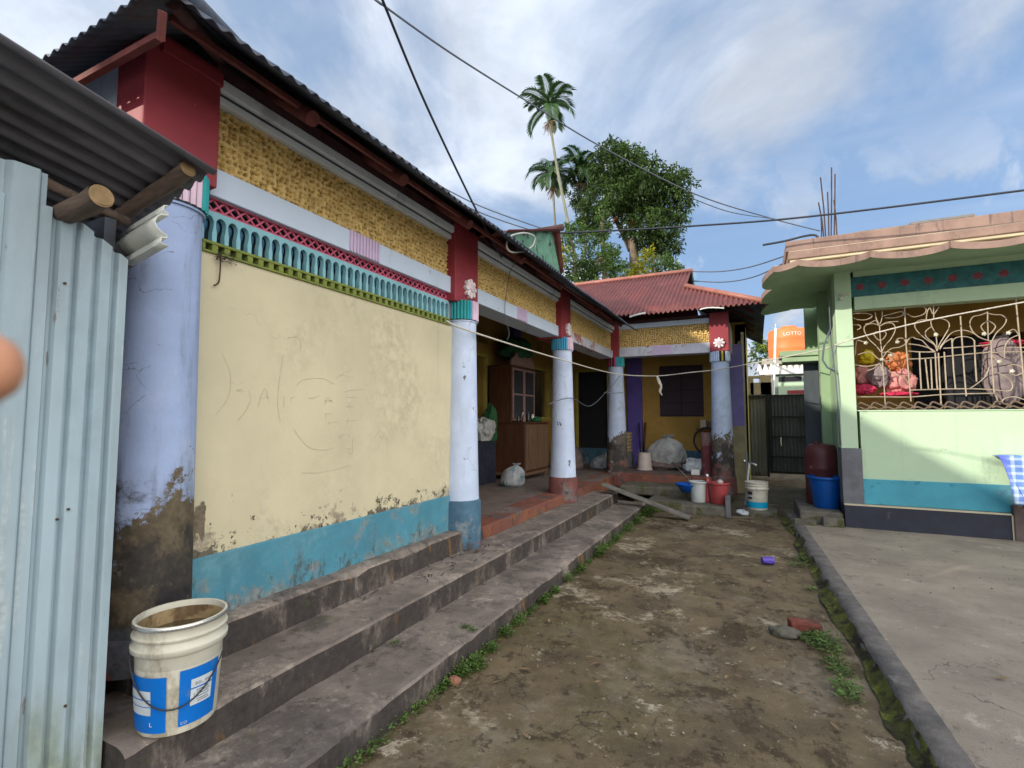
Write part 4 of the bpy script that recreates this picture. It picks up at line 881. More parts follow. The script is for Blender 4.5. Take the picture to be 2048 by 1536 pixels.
b = MB(); b.box(1.05, 1.20, gy0+0.2, 12.2, 0.0, 3.56); b.box(0.86, 1.2, 10.6, 10.8, 0.4, 3.56); b.box(0.93, 1.05, 9.2, 9.4, 0.3, 3.5); lab(b.build('side_wall', 'gwallside', GH), 'shaded side wall along the alley')
b = MB(); b.box(0.42, 1.05, 10.25, 10.95, 2.62, 2.72); b.box(0.46, 1.05, 10.29, 10.91, 2.52, 2.62); b.build('sunshade', 'gsoff', GH, bevel=0.01)
b = MB(); b.box(1.2, 9, 12.1, 12.3, 0, 3.5); b.box(1.2, 9, gy0+0.2, 12.2, 0.3, 0.40); b.build('back_wall', 'ochregreen', GH)
b = MB(); b.box(0.80, 1.04, 10.57, 10.598, 0.3, 2.50); b.box(1.03, 1.048, 9.45, 10.55, 1.2, 2.5); lab(b.build('side_dark_panel', 'gate', GH), 'flat dark panel under the sunshade')  # dark panels set flat against the side wall
# porch interior
b = MB(); b.box(1.2, 2.25, 9.9, 10.05, 0.4, 3.5); b.box(2.25, 3.6, 9.9, 10.05, 2.78, 3.5); b.box(3.6, 9, 9.9, 10.05, 0.4, 3.5); b.box(1.2, 1.25, gy0+0.2, 9.9, 0.4, 3.5); lab(b.build('porch_wall', 'ochregreen', GH), 'ochre back wall of the porch behind the grille')
b = MB(); b.box(2.25, 3.6, 9.99, 10.04, 0.4, 2.78); lab(b.build('porch_door', 'dark', GH), 'dark porch doorway')
b = MB(); b.box(1.2, 9, gy0+0.2, 10, 3.4, 3.5); b.build('porch_ceiling', 'gwallside', GH)
# frieze panel with flowers
b = MB(); b.box(1.205, 8.0, gy0-0.012, gy0+0.02, 3.155, 3.425); fp = lab(b.build('frieze_panel', 'gteal', GH), 'dark teal painted panel with red flowers')
for k in range(12):
    b = MB(); cx_ = 1.32+k*0.245; vs = []
    for a in range(56):
        an = 2*pi*a/56; rr = 0.030+0.022*abs(cos(3.5*an+k))**0.7; vs.append((cx_+rr*cos(an), gy0-0.0135, 3.285+rr*sin(an)))
    b.add(vs, [tuple(range(56))]); b.build('painted_flower', 'gflower', fp)
# parapet and scalloped eave slab
b = MB(); b.box(0.42, 9.0, 7.42, 7.58, 3.70, 3.84); b.box(0.42, 0.58, 7.58, 10.45, 3.70, 3.84); b.box(0.44, 9.0, 7.39, 7.6, 3.585, 3.69); b.box(0.44, 0.6, 7.6, 10.48, 3.585, 3.69); pp = b.build('parapet', 'parapet', GH, bevel=0.01)
b = MB(); b.box(0.46, 9.0, 7.415, 7.6, 3.552, 3.583); b.box(0.46, 0.6, 7.6, 10.46, 3.552, 3.583); b.box(0.45, 9.0, 7.412, 7.6, 3.692, 3.699); lab(b.build('parapet_band', 'pcream', GH), 'cream band below the pink parapet')
b = MB(); b.box(1.75, 2.35, 7.43, 7.57, 3.842, 3.875); b.box(1.2, 1.75, 7.45, 7.57, 3.842, 3.856); lab(b.build('parapet_cap', 'pgrey', pp, bevel=0.004), 'bare grey mortar on the parapet top')
b = MB(); b.box(0.60, 9, 7.58, 10.45, 3.505, 3.545); b.box(1.06, 9, 10.45, 12.3, 3.505, 3.545); b.build('roof_slab', 'gsoff', GH)
def eave_pt(s):
    # outline starts on the alley side far end, runs to the corner, then along the front
    if s < 0: 
        y = 7.42-s; ph = (-s)/1.02 % 1.0; d = abs(sin(pi*ph))**0.7; return Vector((0.28-0.15*d, y, 3.455-0.06*d))
    if s < 0.34:
        d = sin(pi*s/0.34)**0.7; p = Vector((0.26, 7.42, 3.455)).lerp(Vector((0.54, 7.24, 3.455)), s/0.34); return p+Vector((-0.02*d, -0.03*d, -0.035*d))
    x = 0.54+(s-0.34); ph = (s-0.34)/0.76 % 1.0; d = abs(sin(pi*ph))**0.7; return Vector((x, 7.24-0.09*d, 3.455-0.085*d))
ss = [-3.06+i*0.02 for i in range(int((3.06+8.6)/0.02))]
def inner(s):
    p = eave_pt(s); 
    return Vector((max(p.x, 0.62), max(p.y, 7.6), 3.50))
b = MB(); vs = []
for s_ in ss:
    p = eave_pt(s_); i_ = inner(s_)
    vs += [i_, p+Vector((0, 0, 0.0)), p+Vector((0, 0, 0.08)), i_+Vector((0, 0, 0.05))]
n = len(ss)
b.i = 0; b.add(vs, []); 
for k in range(n-1):
    a0 = 4*k; a1 = 4*k+4
    for (p_, q_, mi) in ((0, 1, 0), (1, 2, 1), (2, 3, 2)):
        b.f.append([a0+p_, a1+p_, a1+q_, a0+q_]); b.m.append(mi)
lab(b.build('eave_slab', ['gsoff', 'parapet', 'pcream'], GH, smooth=True, auto=30), 'scalloped concrete eave')
# wrought-iron grille, drawn in the plane of the opening
def gp(cx, cy): 
    p = at(1680+cx/5.565, 580+cy/5.565, 'Y', gy0+0.05); return (p.x, gy0+0.05, p.z)
GR = bpy.data.objects.new('window_grille', None); COL.objects.link(GR); GR.location = (2.5, gy0+0.05, 2.3); GR.parent = GH; GR.matrix_parent_inverse = Matrix.Translation(-Vector(GH.location)); lab(GR, 'ornate cream wrought iron window grille')
GR.location = (2.5, gy0+0.05, 2.3)
def iron(name, curves, r, m='iron', sm=True):
    for dx in (0.0, 1.80):
        b = MB()
        for c_ in curves:
            pts = catmull([gp(*p) for p in c_], 6) if (len(c_) > 2 and sm) else [Vector(gp(*p)) for p in c_]
            b.tube([p_+Vector((dx, 0, 0)) for p_ in pts], r, 6)
        o = b.build(name, m); o.parent = GR; o.matrix_parent_inverse = Matrix.Translation(-Vector((2.5, gy0+0.05, 2.3)))
iron('grille_bar', [[(715, 180), (730, 400), (735, 600), (760, 900), (790, 1240)], [(1060, 700), (1075, 1000), (1085, 1110)], [(1095, 700), (1110, 1000), (1125, 1270)], [(885, 690), (890, 860), (905, 1110)], [(1160, 690), (1185, 1100)], [(1245, 540), (1265, 900), (1285, 1100)], [(1340, 290), (1360, 600), (1385, 950), (1405, 1180)], [(1495, 560), (1505, 800), (1520, 1020)], [(1680, 560), (1690, 800), (1715, 1140)], [(1010, 770), (1025, 1100)], [(950, 770), (985, 1100)], [(1955, 80), (1990, 450), (2030, 830), (2060, 1200)]], 0.0085, sm=False)
iron('grille_rail', [[(150, 830), (290, 850), (420, 830)], [(740, 770), (1000, 758), (1360, 720), (1690, 690)], [(760, 680), (900, 690), (1060, 690)], [(780, 1115), (1090, 1105), (1440, 1100), (1730, 1110)], [(190, 1190), (480, 1190), (790, 1190), (1120, 1165), (1400, 1155), (1720, 1150)], [(1150, 650), (1500, 625), (1680, 605)], [(760, 600), (880, 615), (1000, 650), (1060, 690)], [(1690, 700), (1860, 690), (2060, 690)], [(1830, 640), (2060, 640)]], 0.0075)
iron('grille_scroll', [[(440, 400), (370, 375), (285, 395), (270, 450), (320, 545), (400, 620), (455, 690)], [(440, 400), (520, 370), (590, 375), (615, 440), (570, 540), (500, 620), (465, 690)], [(440, 400), (440, 460), (395, 470), (380, 500), (420, 550), (450, 560)], [(445, 460), (490, 460), (515, 490), (480, 545), (450, 560)], [(440, 400), (450, 560), (465, 700), (480, 900), (505, 1290)], [(390, 250), (405, 320), (440, 380), (465, 320), (470, 240)],
 [(1080, 680), (1050, 610), (960, 550), (870, 470), (832, 400), (860, 350), (930, 330), (1010, 335)], [(1080, 680), (1110, 600), (1170, 500), (1215, 410), (1200, 350), (1130, 320), (1060, 320)], [(1075, 640), (1040, 590), (960, 520), (955, 460), (1015, 410)], [(1080, 640), (1075, 560), (1060, 480), (1020, 400), (1010, 330)], [(830, 540), (910, 560), (960, 610), (1020, 670), (1060, 690)], [(1110, 640), (1170, 560), (1240, 480), (1330, 450), (1420, 455), (1500, 490), (1560, 530), (1670, 570)], [(1250, 700), (1250, 600), (1270, 545), (1340, 520), (1430, 525), (1490, 560), (1500, 640)], [(1110, 660), (1160, 590), (1240, 540)],
 [(1690, 570), (1740, 480), (1820, 400), (1850, 330), (1800, 280), (1720, 275), (1650, 260)], [(1640, 250), (1560, 280), (1480, 300), (1445, 370), (1470, 450), (1540, 520), (1640, 560)], [(1645, 250), (1640, 340), (1600, 370), (1570, 410), (1610, 470), (1650, 500)], [(1645, 340), (1700, 370), (1730, 410), (1690, 470), (1650, 500)], [(1640, 240), (1645, 400), (1650, 560)],
 [(740, 590), (700, 620), (650, 640), (580, 650), (520, 690), (480, 750)], [(735, 580), (700, 540), (650, 540), (620, 570)], [(740, 590), (760, 550), (800, 525), (840, 540)], [(170, 720), (185, 570), (240, 570), (300, 590)], [(200, 720), (330, 690), (420, 760), (470, 790)], [(460, 700), (540, 690), (600, 720), (560, 780), (480, 790)], [(470, 900), (440, 820), (380, 870), (300, 900)],
 [(1440, 1100), (1530, 1040), (1620, 960), (1660, 860)], [(1990, 500), (1940, 440), (1880, 460), (1850, 490)], [(1990, 500), (1900, 540), (1840, 620), (1830, 760)], [(1860, 850), (1930, 830), (2020, 860), (2030, 920), (1960, 950), (1880, 920)], [(1750, 920), (1870, 980), (1920, 1060), (1890, 1120), (1790, 1120), (1730, 1110)], [(1690, 730), (1760, 800), (1780, 810)], [(1730, 1170), (1780, 1270), (1830, 1210), (1940, 1190), (2050, 1220)], [(540, 890), (600, 940), (690, 960), (750, 1020)],
 [(140, 270), (200, 260), (290, 260), (360, 290), (290, 330), (200, 330), (150, 310)], [(480, 290), (560, 270), (680, 240), (700, 280), (600, 310), (500, 310)], [(740, 260), (820, 300), (930, 270), (960, 220), (930, 190)], [(960, 330), (970, 250), (1000, 200), (1040, 270), (1100, 190)], [(1040, 180), (1045, 330)], [(130, 390), (210, 390), (230, 420), (190, 445)], [(280, 380), (330, 370), (400, 340), (440, 400), (520, 360), (650, 350)]], 0.0065)
#iron('grille_ornament', [[(150+i*13, 210-i*1.2), (156+i*13, 212-i*1.2)] for i in range(2)], 0.004)
for (cx_, cy_) in ((285, 590), (635, 580), (465, 775), (1770, 800), (1870, 480), (1600, 490), (1910, 905), (560, 730), (1065, 500)):
    b = MB(); g_ = gp(cx_, cy_); vs = []
    rot5 = Matrix.Rotation(pi/2, 3, 'X'); pr5 = []
    for ring, (z5, f5) in enumerate(((0.0, 0.9), (0.012, 1.0), (0.020, 0.45))):
        for a in range(40):
            an = 2*pi*a/40; rr = (0.017+0.011*abs(cos(2.5*an))**0.7)*f5; vs.append(Vector(g_)+rot5 @ Vector((rr*cos(an), rr*sin(an), z5+0.005)))
    b.add(vs, [(r_*40+a, r_*40+(a+1) % 40, (r_+1)*40+(a+1) % 40, (r_+1)*40+a) for r_ in range(2) for a in range(40)]+[tuple(range(80, 120))])
    o = b.build('grille_flower', 'plaswhite', smooth=True); o.parent = GR; o.matrix_parent_inverse = Matrix.Translation(-Vector((2.5, gy0+0.05, 2.3)))
# wavy cement trim along the sill
b = MB()
for k in range(32):
    x = 1.22+k*0.155
    for sgn in (-1, 1):
        b.tube(catmull([(x, gy0+0.04, 1.63), (x+0.04, gy0+0.03, 1.63+0.05+sgn*0.03), (x+0.11, gy0+0.03, 1.63+0.01+sgn*0.03+0.01), (x+0.155, gy0+0.04, 1.63+0.03)], 4), 0.012, 6)
b.build('sill_trim', 'irondark', GH, smooth=True)
b = MB(); b.box(1.215, 6.2, gy0-0.012, gy0+0.22, 1.598, 1.612); b.build('sill', 'gwall', GH)
b = MB(); b.tube([at(1660, 660, 'Y', 8.0), at(1648, 690, 'Y', 8.0), at(1645, 720, 'Y', 8.0), at(1655, 735, 'Y', 8.0), at(1668, 742, 'Y', 8.0)], 0.012, 6); b.tube([at(1658, 600, 'Y', 8.02), at(1662, 680, 'Y', 8.02), at(1672, 760, 'Y', 8.02), at(1676, 815, 'Y', 8.02), at(1681, 890, 'Y', 8.02)], 0.008, 6); lab(b.build('wall_cable', 'cablegrey', GH, smooth=True), 'loose wiring on the corner pier')
b = MB(); b.tube([at(1678, 590, 'Y', 8.05), at(1698, 588, 'Y', 8.05)], 0.012, 8); b.lump(at(1682, 597, 'Y', 8.03), 0.025, 0.02, 0.03, 2, 0.0, 8, flat=False); lab(b.build('wall_lamp', 'plaswhite', GH, smooth=True), 'small bulb on the wall')
# rebars on the roof
for (x0, y0_, x1, y1_) in ((1662, 478, 1663, 335), (1668, 470, 1670, 348), (1653, 480, 1641, 355), (1658, 482, 1655, 384), (1650, 478, 1637, 405), (1643, 472, 1642, 435), (1675, 478, 1668, 400)):
    b = MB(); b.tube([at(x0, y0_+20, 'Y', 8.6), at((x0+x1)/2+0.6, (y0_+y1_)/2, 'Y', 8.6), at(x1, y1_, 'Y', 8.6)], 0.009, 6)
    tag(b.build('rebar', 'rust'), 'thin rusty bar of the bunch standing on the green house roof', 'rebar', 'rusty bars on the green house roof')
b = MB(); b.tube(catmull([at(1640, 486, 'Y', 8.4), at(1632, 471, 'Y', 8.4), at(1610, 472, 'Y', 8.4), at(1570, 482, 'Y', 8.3), at(1526, 490, 'Y', 8.2)], 5), 0.017, 8)
tag(b.build('bent_rod', 'cable', smooth=True), 'thick bent bar reaching out from the green house roof over the alley', 'rod')

# ================================================================== unseen walls added on the left, shaped to throw the slanting shade
NB = thing('shade_wall', 'tall plain walls added out of view left of the yard to throw the slanting shade', 'house', (-11, -2, 0))
b = MB(); b.box(-9.2, -9.0, -6.28, 2.4, 0, 8.36); b.box(-9.2, -9.0, -6.98, -6.28, 0, 6.98); b.box(-9.2, -9.0, -6.98, -6.28, 7.58, 8.36); b.box(-9.2, -9.0, -18, -6.98, 0, 8.36); b.box(-13, -9.2, 2.2, 2.4, 0, 8.36); w_ = b.build('wall', 'outwall2', NB)  # thin unseen walls, slit left open to pass one patch of sun
b = MB(); b.box(-9.3, -8.99, -18.1, 2.42, 8.362, 8.40); b.build('roof_slab', 'pgrey', NB)  # narrow strip along the top of the added shade wall, no roof behind it
for y in (-5, -2.6, -0.2):
    for z in (1.2, 4.0, 6.4):
        b = MB(); b.box(-9.02, -8.97, y, y+1.1, z, z+1.2); b.build('window', 'shutter', NB)

# ================================================================== ALLEY: fence, gate, outhouse, tank
FN = thing('tin_fence', 'weathered corrugated tin fence panel left of the alley gate', 'fence', (0.0, 13.5, 0.1))
def tinpanel(x0, x1, y, z0, z1, m, parent, nm):
    b = MB(); b.grid(lambda u, v: (x0+u*(x1-x0), y+corr(x0+u*(x1-x0), 0.076, 0.012), z0+v*(z1-z0)), int((x1-x0)/0.0095), 3); return b.build(nm, m, parent, smooth=True)
tinpanel(-0.22, 0.245, 13.5, 0.12, 2.08, 'fence', FN, 'tin_panel')
b = MB(); b.box(-0.22, 0.245, 13.45, 13.48, 2.0, 2.06); b.box(0.20, 0.25, 13.44, 13.5, 0.12, 2.08); b.build('fence_frame', 'gatebar', FN)
GA = thing('tin_gate', 'dark corrugated tin gate with flat iron bars closing the alley', 'gate', (0.68, 13.5, 0.1))
tinpanel(0.26, 1.13, 13.5, 0.20, 2.06, 'gate', GA, 'gate_panel')
for z in (2.03, 1.52, 1.05, 0.58, 0.22):
    b = MB(); b.box(0.26, 1.13, 13.455, 13.475, z, z+0.035); b.build('gate_bar', 'gatebar', GA)
b = MB(); b.box(0.26, 0.30, 13.45, 13.48, 0.2, 2.07); b.box(1.10, 1.14, 13.45, 13.48, 0.2, 2.07); b.build('gate_frame', 'gatebar', GA)
b = MB(); b.tube([(0.50, 13.40, 0.86), (0.50, 13.40, 1.06)], 0.012, 6); b.build('latch', 'chrome', GA)
OH = thing('outhouse', 'grey-green outbuilding with a toothed white cornice behind the gate', 'outbuilding', (0.9, 16.6, 0))
oy = 16.6
a_ = at(1545, 746, 'Y', oy); c_ = at(1618, 790, 'Y', oy)
b = MB(); b.box(a_.x, a_.x+1.6, oy, oy+2, 0, a_.z); b.build('wall', 'outwall', OH)
b = MB(); b.box(a_.x-0.35, a_.x+1.35, oy-0.12, oy, a_.z-0.05, a_.z+0.06)
tw = 0.16
for k in range(10):
    x = a_.x-0.42+k*tw; b.prism([(x, a_.z+0.06), (x+tw*0.95, a_.z+0.06), (x+tw*0.62, a_.z+0.26), (x+tw*0.33, a_.z+0.26)], lambda u, v, d: (u, oy-0.1+d, v), 0.08)
b.build('cornice', 'white', OH)
h_ = at(1557, 754, 'Y', oy); h2 = at(1603, 762, 'Y', oy)
b = MB(); b.box(h_.x, h2.x, oy-0.02, oy+0.02, h2.z, h_.z); b.build('window', 'dark', OH)
h_ = at(1556, 766, 'Y', oy); h2 = at(1612, 790, 'Y', oy)
b = MB(); b.box(h_.x, h2.x, oy-0.03, oy+0.02, h2.z-1, h_.z); b.build('panel', 'gwall', OH)
b = MB(); h3 = at(1575, 781, 'Y', oy); b.box(h3.x, h2.x, oy-0.05, oy-0.03, h3.z-0.1, h3.z); b.build('lintel', 'red', OH)
RW = thing('ruined_wall', 'low beige wall stub with notches behind the tin fence', 'wall', (0, 15, 0))
p0 = at(1500, 752, 'Y', 15); p1 = at(1545, 800, 'Y', 15)
b = MB(); b.box(p0.x-0.05, p0.x+0.08, 15, 15.3, 0, p0.z); b.box(p0.x, p1.x, 15, 15.3, 0, at(1520, 765, 'Y', 15).z); b.box(p0.x-0.1, p1.x, 15.02, 15.28, p0.z-0.06, p0.z); b.box(p0.x+0.25, p0.x+0.5, 15, 15.25, 0, p0.z-0.05); b.build('masonry', 'ruin', RW)
# water tank and its pipe
ty = 18.0; t0 = at(1538, 722, 'Y', ty); t1 = at(1612, 722, 'Y', ty); tt = at(1575, 657, 'Y', ty)
tr_ = 0.60; tx = t0.x+tr_*0.98
TK = thing('water_tank', 'round orange plastic water tank with white lettering on a rooftop', 'water tank', (tx, ty, t0.z))
th_ = tt.z-t0.z
b = MB(); b.lathe([(0, 0), (tr_*0.97, 0), (tr_, 0.05), (tr_, 0.30*th_), (tr_*1.012, 0.33*th_), (tr_, 0.36*th_), (tr_, 0.62*th_), (tr_*1.012, 0.65*th_), (tr_, 0.68*th_), (tr_, 0.86*th_), (tr_*0.93, 0.93*th_), (tr_*0.5, 0.975*th_), (tr_*0.46, th_), (tr_*0.42, th_*1.01), (0, th_*1.015)], (tx, ty, t0.z), 40); b.build('tank_body', 'orange', TK, smooth=True, auto=40)
b = MB(); b.lathe([(0.0, 0.05), (0.20, 0.05), (0.22, 0.03), (0.22, 0.0)], (tx, ty, t0.z+th_*1.01), 24); b.build('tank_lid', 'orange', TK, smooth=True, auto=40)
vs, fs = text_mesh('LOTTO', 0.15); wmx = max(v.x for v in vs)
b = MB(); ang0 = -pi/2+0.02
b.add([(tx+(tr_+0.006)*cos(ang0+(v.x-wmx*0.4)/tr_), ty+(tr_+0.006)*sin(ang0+(v.x-wmx*0.4)/tr_), t0.z+th_*0.70+v.y) for v in vs], fs); b.build('lettering', 'white', TK)
b = MB(); b.box(tx-0.8, tx+1.5, ty-0.75, ty+0.9, t0.z-0.18, t0.z); b.box(tx-0.7, tx+1.4, ty-0.65, ty+0.8, 0, t0.z-0.18); tag(b.build('tank_house', 'outwall2'), 'plain pale block carrying the orange water tank', 'outbuilding')
b = MB(); q0 = at(1551, 656, 'Y', 16.3); q1 = at(1549, 735, 'Y', 16.3); q2 = at(1547, 790, 'Y', 16.3); b.tube([q0+Vector((0, 0, 0.0)), q1, q2, (q2.x, q2.y, 0.3)], 0.03, 8); b.tube([q0, q0+Vector((0, 0, 0.12))], 0.008, 6); tag(b.build('drain_pipe', 'white', smooth=True), 'thin white upright pipe before the orange tank', 'pipe')

# ================================================================== OBJECTS
# ---- big paint bucket in the foreground
def bucket_profile(h, rt, rb):
    return [(0, 0.0), (rb*0.97, 0.0), (rb, 0.012), (rb+(rt-rb)*0.70, h*0.70), (rt*0.985, h*0.715), (rt*1.06, h*0.735), (rt*1.065, h*0.775), (rt*1.0, h*0.79), (rt*0.99, h*0.845), (rt*1.045, h*0.855), (rt*1.05, h*0.875), (rt*0.995, h*0.885), (rt*1.0, h*0.955), (rt*1.035, h*0.965), (rt*1.04, h*0.99), (rt*1.01, h), (rt*0.97, h*0.995), (rt*0.965, h*0.96), (rt*0.94, h*0.5), (rb*0.95, 0.02), (0, 0.02)]
BP = at(350, 1432, 'Z', 0.305)
bx, by, bz = BP.x+0.015, BP.y+0.0, 0.305
BH, BRT, BRB = 0.41, 0.157, 0.136
BK = thing('paint_bucket', 'large dirty white paint bucket with blue labels, full of brown water, on the steps', 'bucket', (bx, by, bz))
def brad(z): return BRB+(BRT-BRB)*(z/(BH*0.70))*0.985+0.0 if z < BH*0.7 else BRT
b = MB(); b.lathe(bucket_profile(BH, BRT, BRB), (bx, by, bz), 64); bb = b.build('bucket_body', 'plaswhite', BK, smooth=True, auto=60)
b = MB(); b.lathe([(BRT*0.958, BH*0.94), (BRT*0.95, BH*0.70)], (bx, by, bz), 48); b.build('bucket_lining', 'plasin', BK, smooth=True)
b = MB(); b.disc((bx, by, bz+BH*0.80), BRT*0.955, 48); lab(b.build('bucket_water', 'murk', BK), 'murky brown water')
b = MB(); b.lathe([(BRT*1.043, BH*0.958), (BRT*1.052, BH*0.97), (BRT*1.052, BH*0.985), (BRT*1.035, BH*0.995)], (bx, by, bz), 64); b.build('rim_band', 'chrome', BK, smooth=True)
view = atan2(-by, -bx)                                             # side of the bucket that faces the yard
def label(a0, a1, z0, z1, m, nm, e=0.0015, parent=None):
    b = MB(); n_ = 16
    vs = []
    for k in range(n_+1):
        a = a0+(a1-a0)*k/n_
        for z in (z0, (z0+z1)/2, z1): vs.append((bx+(brad(z)+e)*cos(a), by+(brad(z)+e)*sin(a), bz+z))
    b.add(vs, [(3*k+j, 3*k+3+j, 3*k+4+j, 3*k+1+j) for k in range(n_) for j in range(2)]); return b.build(nm, m, parent or BK, smooth=True)
def btext(s_, a, z, size, m, parent, e=0.004):
    vs, fs = text_mesh(s_, size); b = MB()
    b.add([(bx+(brad(z+v.y)+e)*cos(a+v.x/0.135), by+(brad(z+v.y)+e)*sin(a+v.x/0.135), bz+z+v.y) for v in vs], fs); return b.build('lettering', m, parent)
lr = label(view+0.02, view+1.02, 0.028, 0.238, 'labelblue', 'label')
ll = label(view-1.45, view-0.26, 0.018, 0.225, 'labelblue', 'label')
label(view+0.27, view+0.82, 0.095, 0.195, 'labelgrey', 'label_panel', 0.003, lr); label(view+0.27, view+0.82, 0.157, 0.162, 'labelblue', 'label_line', 0.0036, lr)
label(view-1.35, view-0.62, 0.085, 0.175, 'labelgrey', 'label_panel', 0.003, ll); label(view-1.35, view-0.62, 0.14, 0.144, 'labelblue', 'label_line', 0.0036, ll); label(view-1.35, view-0.62, 0.115, 0.118, 'labelblue', 'label_line', 0.0036, ll)
btext('BSL. INC', view+0.36, 0.170, 0.016, 'labeltext', lr)
for i, z in enumerate((0.147, 0.139, 0.131, 0.121, 0.111, 0.103)): label(view+0.40+0.02*(i % 3), view+0.72+0.03*(i % 2), z, z+0.0035, 'labeltext', 'fine_print', 0.0036, lr)
btext('L', view-0.66, 0.045, 0.022, 'white', ll); btext('CO', view+0.07, 0.036, 0.014, 'labelgrey', lr); btext('11', view+0.32, 0.128, 0.018, 'labeltext', lr)
b = MB()                                                          # wire handle hanging down in front
for sgn in (1,):
    pts = []
    for k in range(25):
        t = k/24; a = view-1.45+2.7*t; z = BH*0.74-0.20*sin(pi*t)**0.8
        pts.append((bx+(brad(max(z, 0))*1.0+0.010)*cos(a), by+(brad(max(z, 0))+0.010)*sin(a), bz+z))
    b.tube(pts, 0.0028, 6)
b.build('handle', 'labeltrim', BK, smooth=True)
# ---- repeated household buckets
def pail(name, label_, x, y, z, h, rt, rb, m, rim, group=None, cat='bucket', labelm=None, mouth=True):
    T = thing(name, label_, cat, (x, y, z), group)
    b = MB(); pr = [(0, 0), (rb, 0), (rb+0.003, 0.01), (rt, h*0.93), (rt+0.012, h*0.94), (rt+0.014, h*0.985), (rt+0.004, h), (rt-0.006, h*0.99), (rt-0.010, h*0.9), (rb-0.004, 0.012), (0, 0.012)]
    b.lathe(pr, (x, y, z), 40); b.build('bucket_body', m, T, smooth=True, auto=50)
    b = MB(); b.lathe([(rt+0.006, h*0.90), (rt+0.018, h*0.93), (rt+0.020, h*0.985), (rt+0.008, h*1.003)], (x, y, z), 40); b.build('rim', rim, T, smooth=True)
    return T
W2 = thing('paint_bucket', 'white paint bucket with a blue stripe standing by the tap', 'bucket', (-0.03, 8.90, 0.075))
b = MB(); h2_, rt2, rb2 = 0.43, 0.165, 0.145
b.lathe(bucket_profile(h2_, rt2, rb2), (-0.03, 8.90, 0.075), 40); b.build('bucket_body', 'plaswhite', W2, smooth=True, auto=60)
b = MB(); b.lathe([(0.1495, 0.035), (0.1545, 0.125)], (-0.03, 8.90, 0.075), 40); b.build('label', 'cyan', W2, smooth=True)
b = MB(); a0 = atan2(-8.9, 0.03)-0.9
b.lathe([(0.1575, 0.17), (0.1585, 0.20)], (-0.03, 8.9, 0.075), 10, a0, a0+0.45); b.lathe([(0.1605, 0.235), (0.163, 0.285)], (-0.03, 8.9, 0.075), 10, a0, a0+0.5); b.build('label', 'labeltrim', W2, smooth=True)
b = MB(); b.box(-0.25, 0.25, 8.68, 9.2, -0.02, 0.074); tag(b.build('stone_slab', 'concblock', bevel=0.02), 'flat dark stone under the white paint bucket by the tap', 'slab')
p = at(1396, 1005, 'Z', 0.147); GB = pail('plastic_pail', 'pale grey plastic pail with a stick in it on the ledge', p.x, p.y+0.12, 0.147, 0.33, 0.135, 0.115, 'plasgrey', 'plasgrey')
p2 = at(1437, 1009, 'Z', 0.147); RB = pail('plastic_tub', 'red plastic tub at the right end of the ledge', p2.x, p2.y+0.12, 0.147, 0.335, 0.155, 0.122, 'redtub', 'redtub', cat='tub')
b = MB(); b.lump((p2.x+0.02, p2.y+0.12, 0.147+0.33), 0.05, 0.05, 0.05, 3, 0.3, 10); tag(b.build('cloth', 'beigeplas', smooth=True), 'pale cloth bunched in the red tub', 'cloth')
p3 = at(1656, 1018, 'Z', 0.235); BT = pail('plastic_bin', 'large dark blue plastic tub by the green house corner', p3.x, p3.y+0.16, 0.235, 0.44, 0.215, 0.155, 'bluetub', 'bluetub', cat='tub')
p4 = at(1374, 985, 'Z', 0.287)
b = MB(); b.lathe([(0, 0.005), (0.10, 0.0), (0.17, 0.10), (0.20, 0.125), (0.205, 0.135), (0.19, 0.132), (0.16, 0.11), (0.09, 0.015), (0, 0.012)], (p4.x, p4.y+0.1, 0.287), 40); tag(b.build('plastic_basin', 'bluebasin', smooth=True), 'bright blue plastic basin behind the grey pail', 'basin')
p5 = at(1413, 975, 'Z', 0.287)
BO = thing('bottle', 'red plastic bottle with a white cap between the pail and the tub', 'bottle', (p2.x-0.17, p2.y+0.15, 0.147))
b = MB(); b.lathe([(0, 0), (0.04, 0), (0.042, 0.02), (0.042, 0.30), (0.036, 0.36), (0.018, 0.40), (0.018, 0.42)], (p2.x-0.17, p2.y+0.15, 0.147), 20); b.build('bottle_body', 'redtub', BO, smooth=True)
b = MB(); b.lathe([(0.022, 0.415), (0.022, 0.45), (0, 0.452)], (p2.x-0.17, p2.y+0.15, 0.147), 16); b.build('cap', 'white', BO, smooth=True)
b = MB(); s0 = at(1345, 925, 'Y', 9.6); b.tube([(p.x-0.08, p.y+0.12, 0.42), s0], 0.012, 8); tag(b.build('stick', 'plank', smooth=True), 'thin grey stick leaning out of the grey pail', 'stick')
# tap
TP = thing('water_tap', 'upright white pipe with a metal tap at the house corner', 'tap', (-0.25, 9.3, 0))
ty_ = 9.3; a_ = at(1491, 1010, 'Y', ty_); b_ = at(1499, 925, 'Y', ty_)
b = MB(); b.tube([(a_.x, ty_, 0), a_, b_], 0.016, 8); b.build('pipe', 'plasgrey', TP, smooth=True)
b = MB(); c_ = at(1512, 930, 'Y', ty_-0.05); b.tube([b_, b_.lerp(c_, 0.6), c_, c_-Vector((0, 0, 0.03))], [0.018, 0.018, 0.024, 0.018], 8); b.lump(at(1489, 922, 'Y', ty_), 0.03, 0.03, 0.03, 1, 0.1, 8, flat=False); b.build('spout', 'chrome', TP, smooth=True)
b = MB(); pz_ = at(1485, 1028, 'Z', 0.02); b.lump((pz_.x, pz_.y, 0.04), 0.09, 0.06, 0.05, 5, 0.5, 14); tag(b.build('plastic_scrap', 'sackw', smooth=True), 'crumpled pale green plastic scrap on the ground by the tap', 'litter')
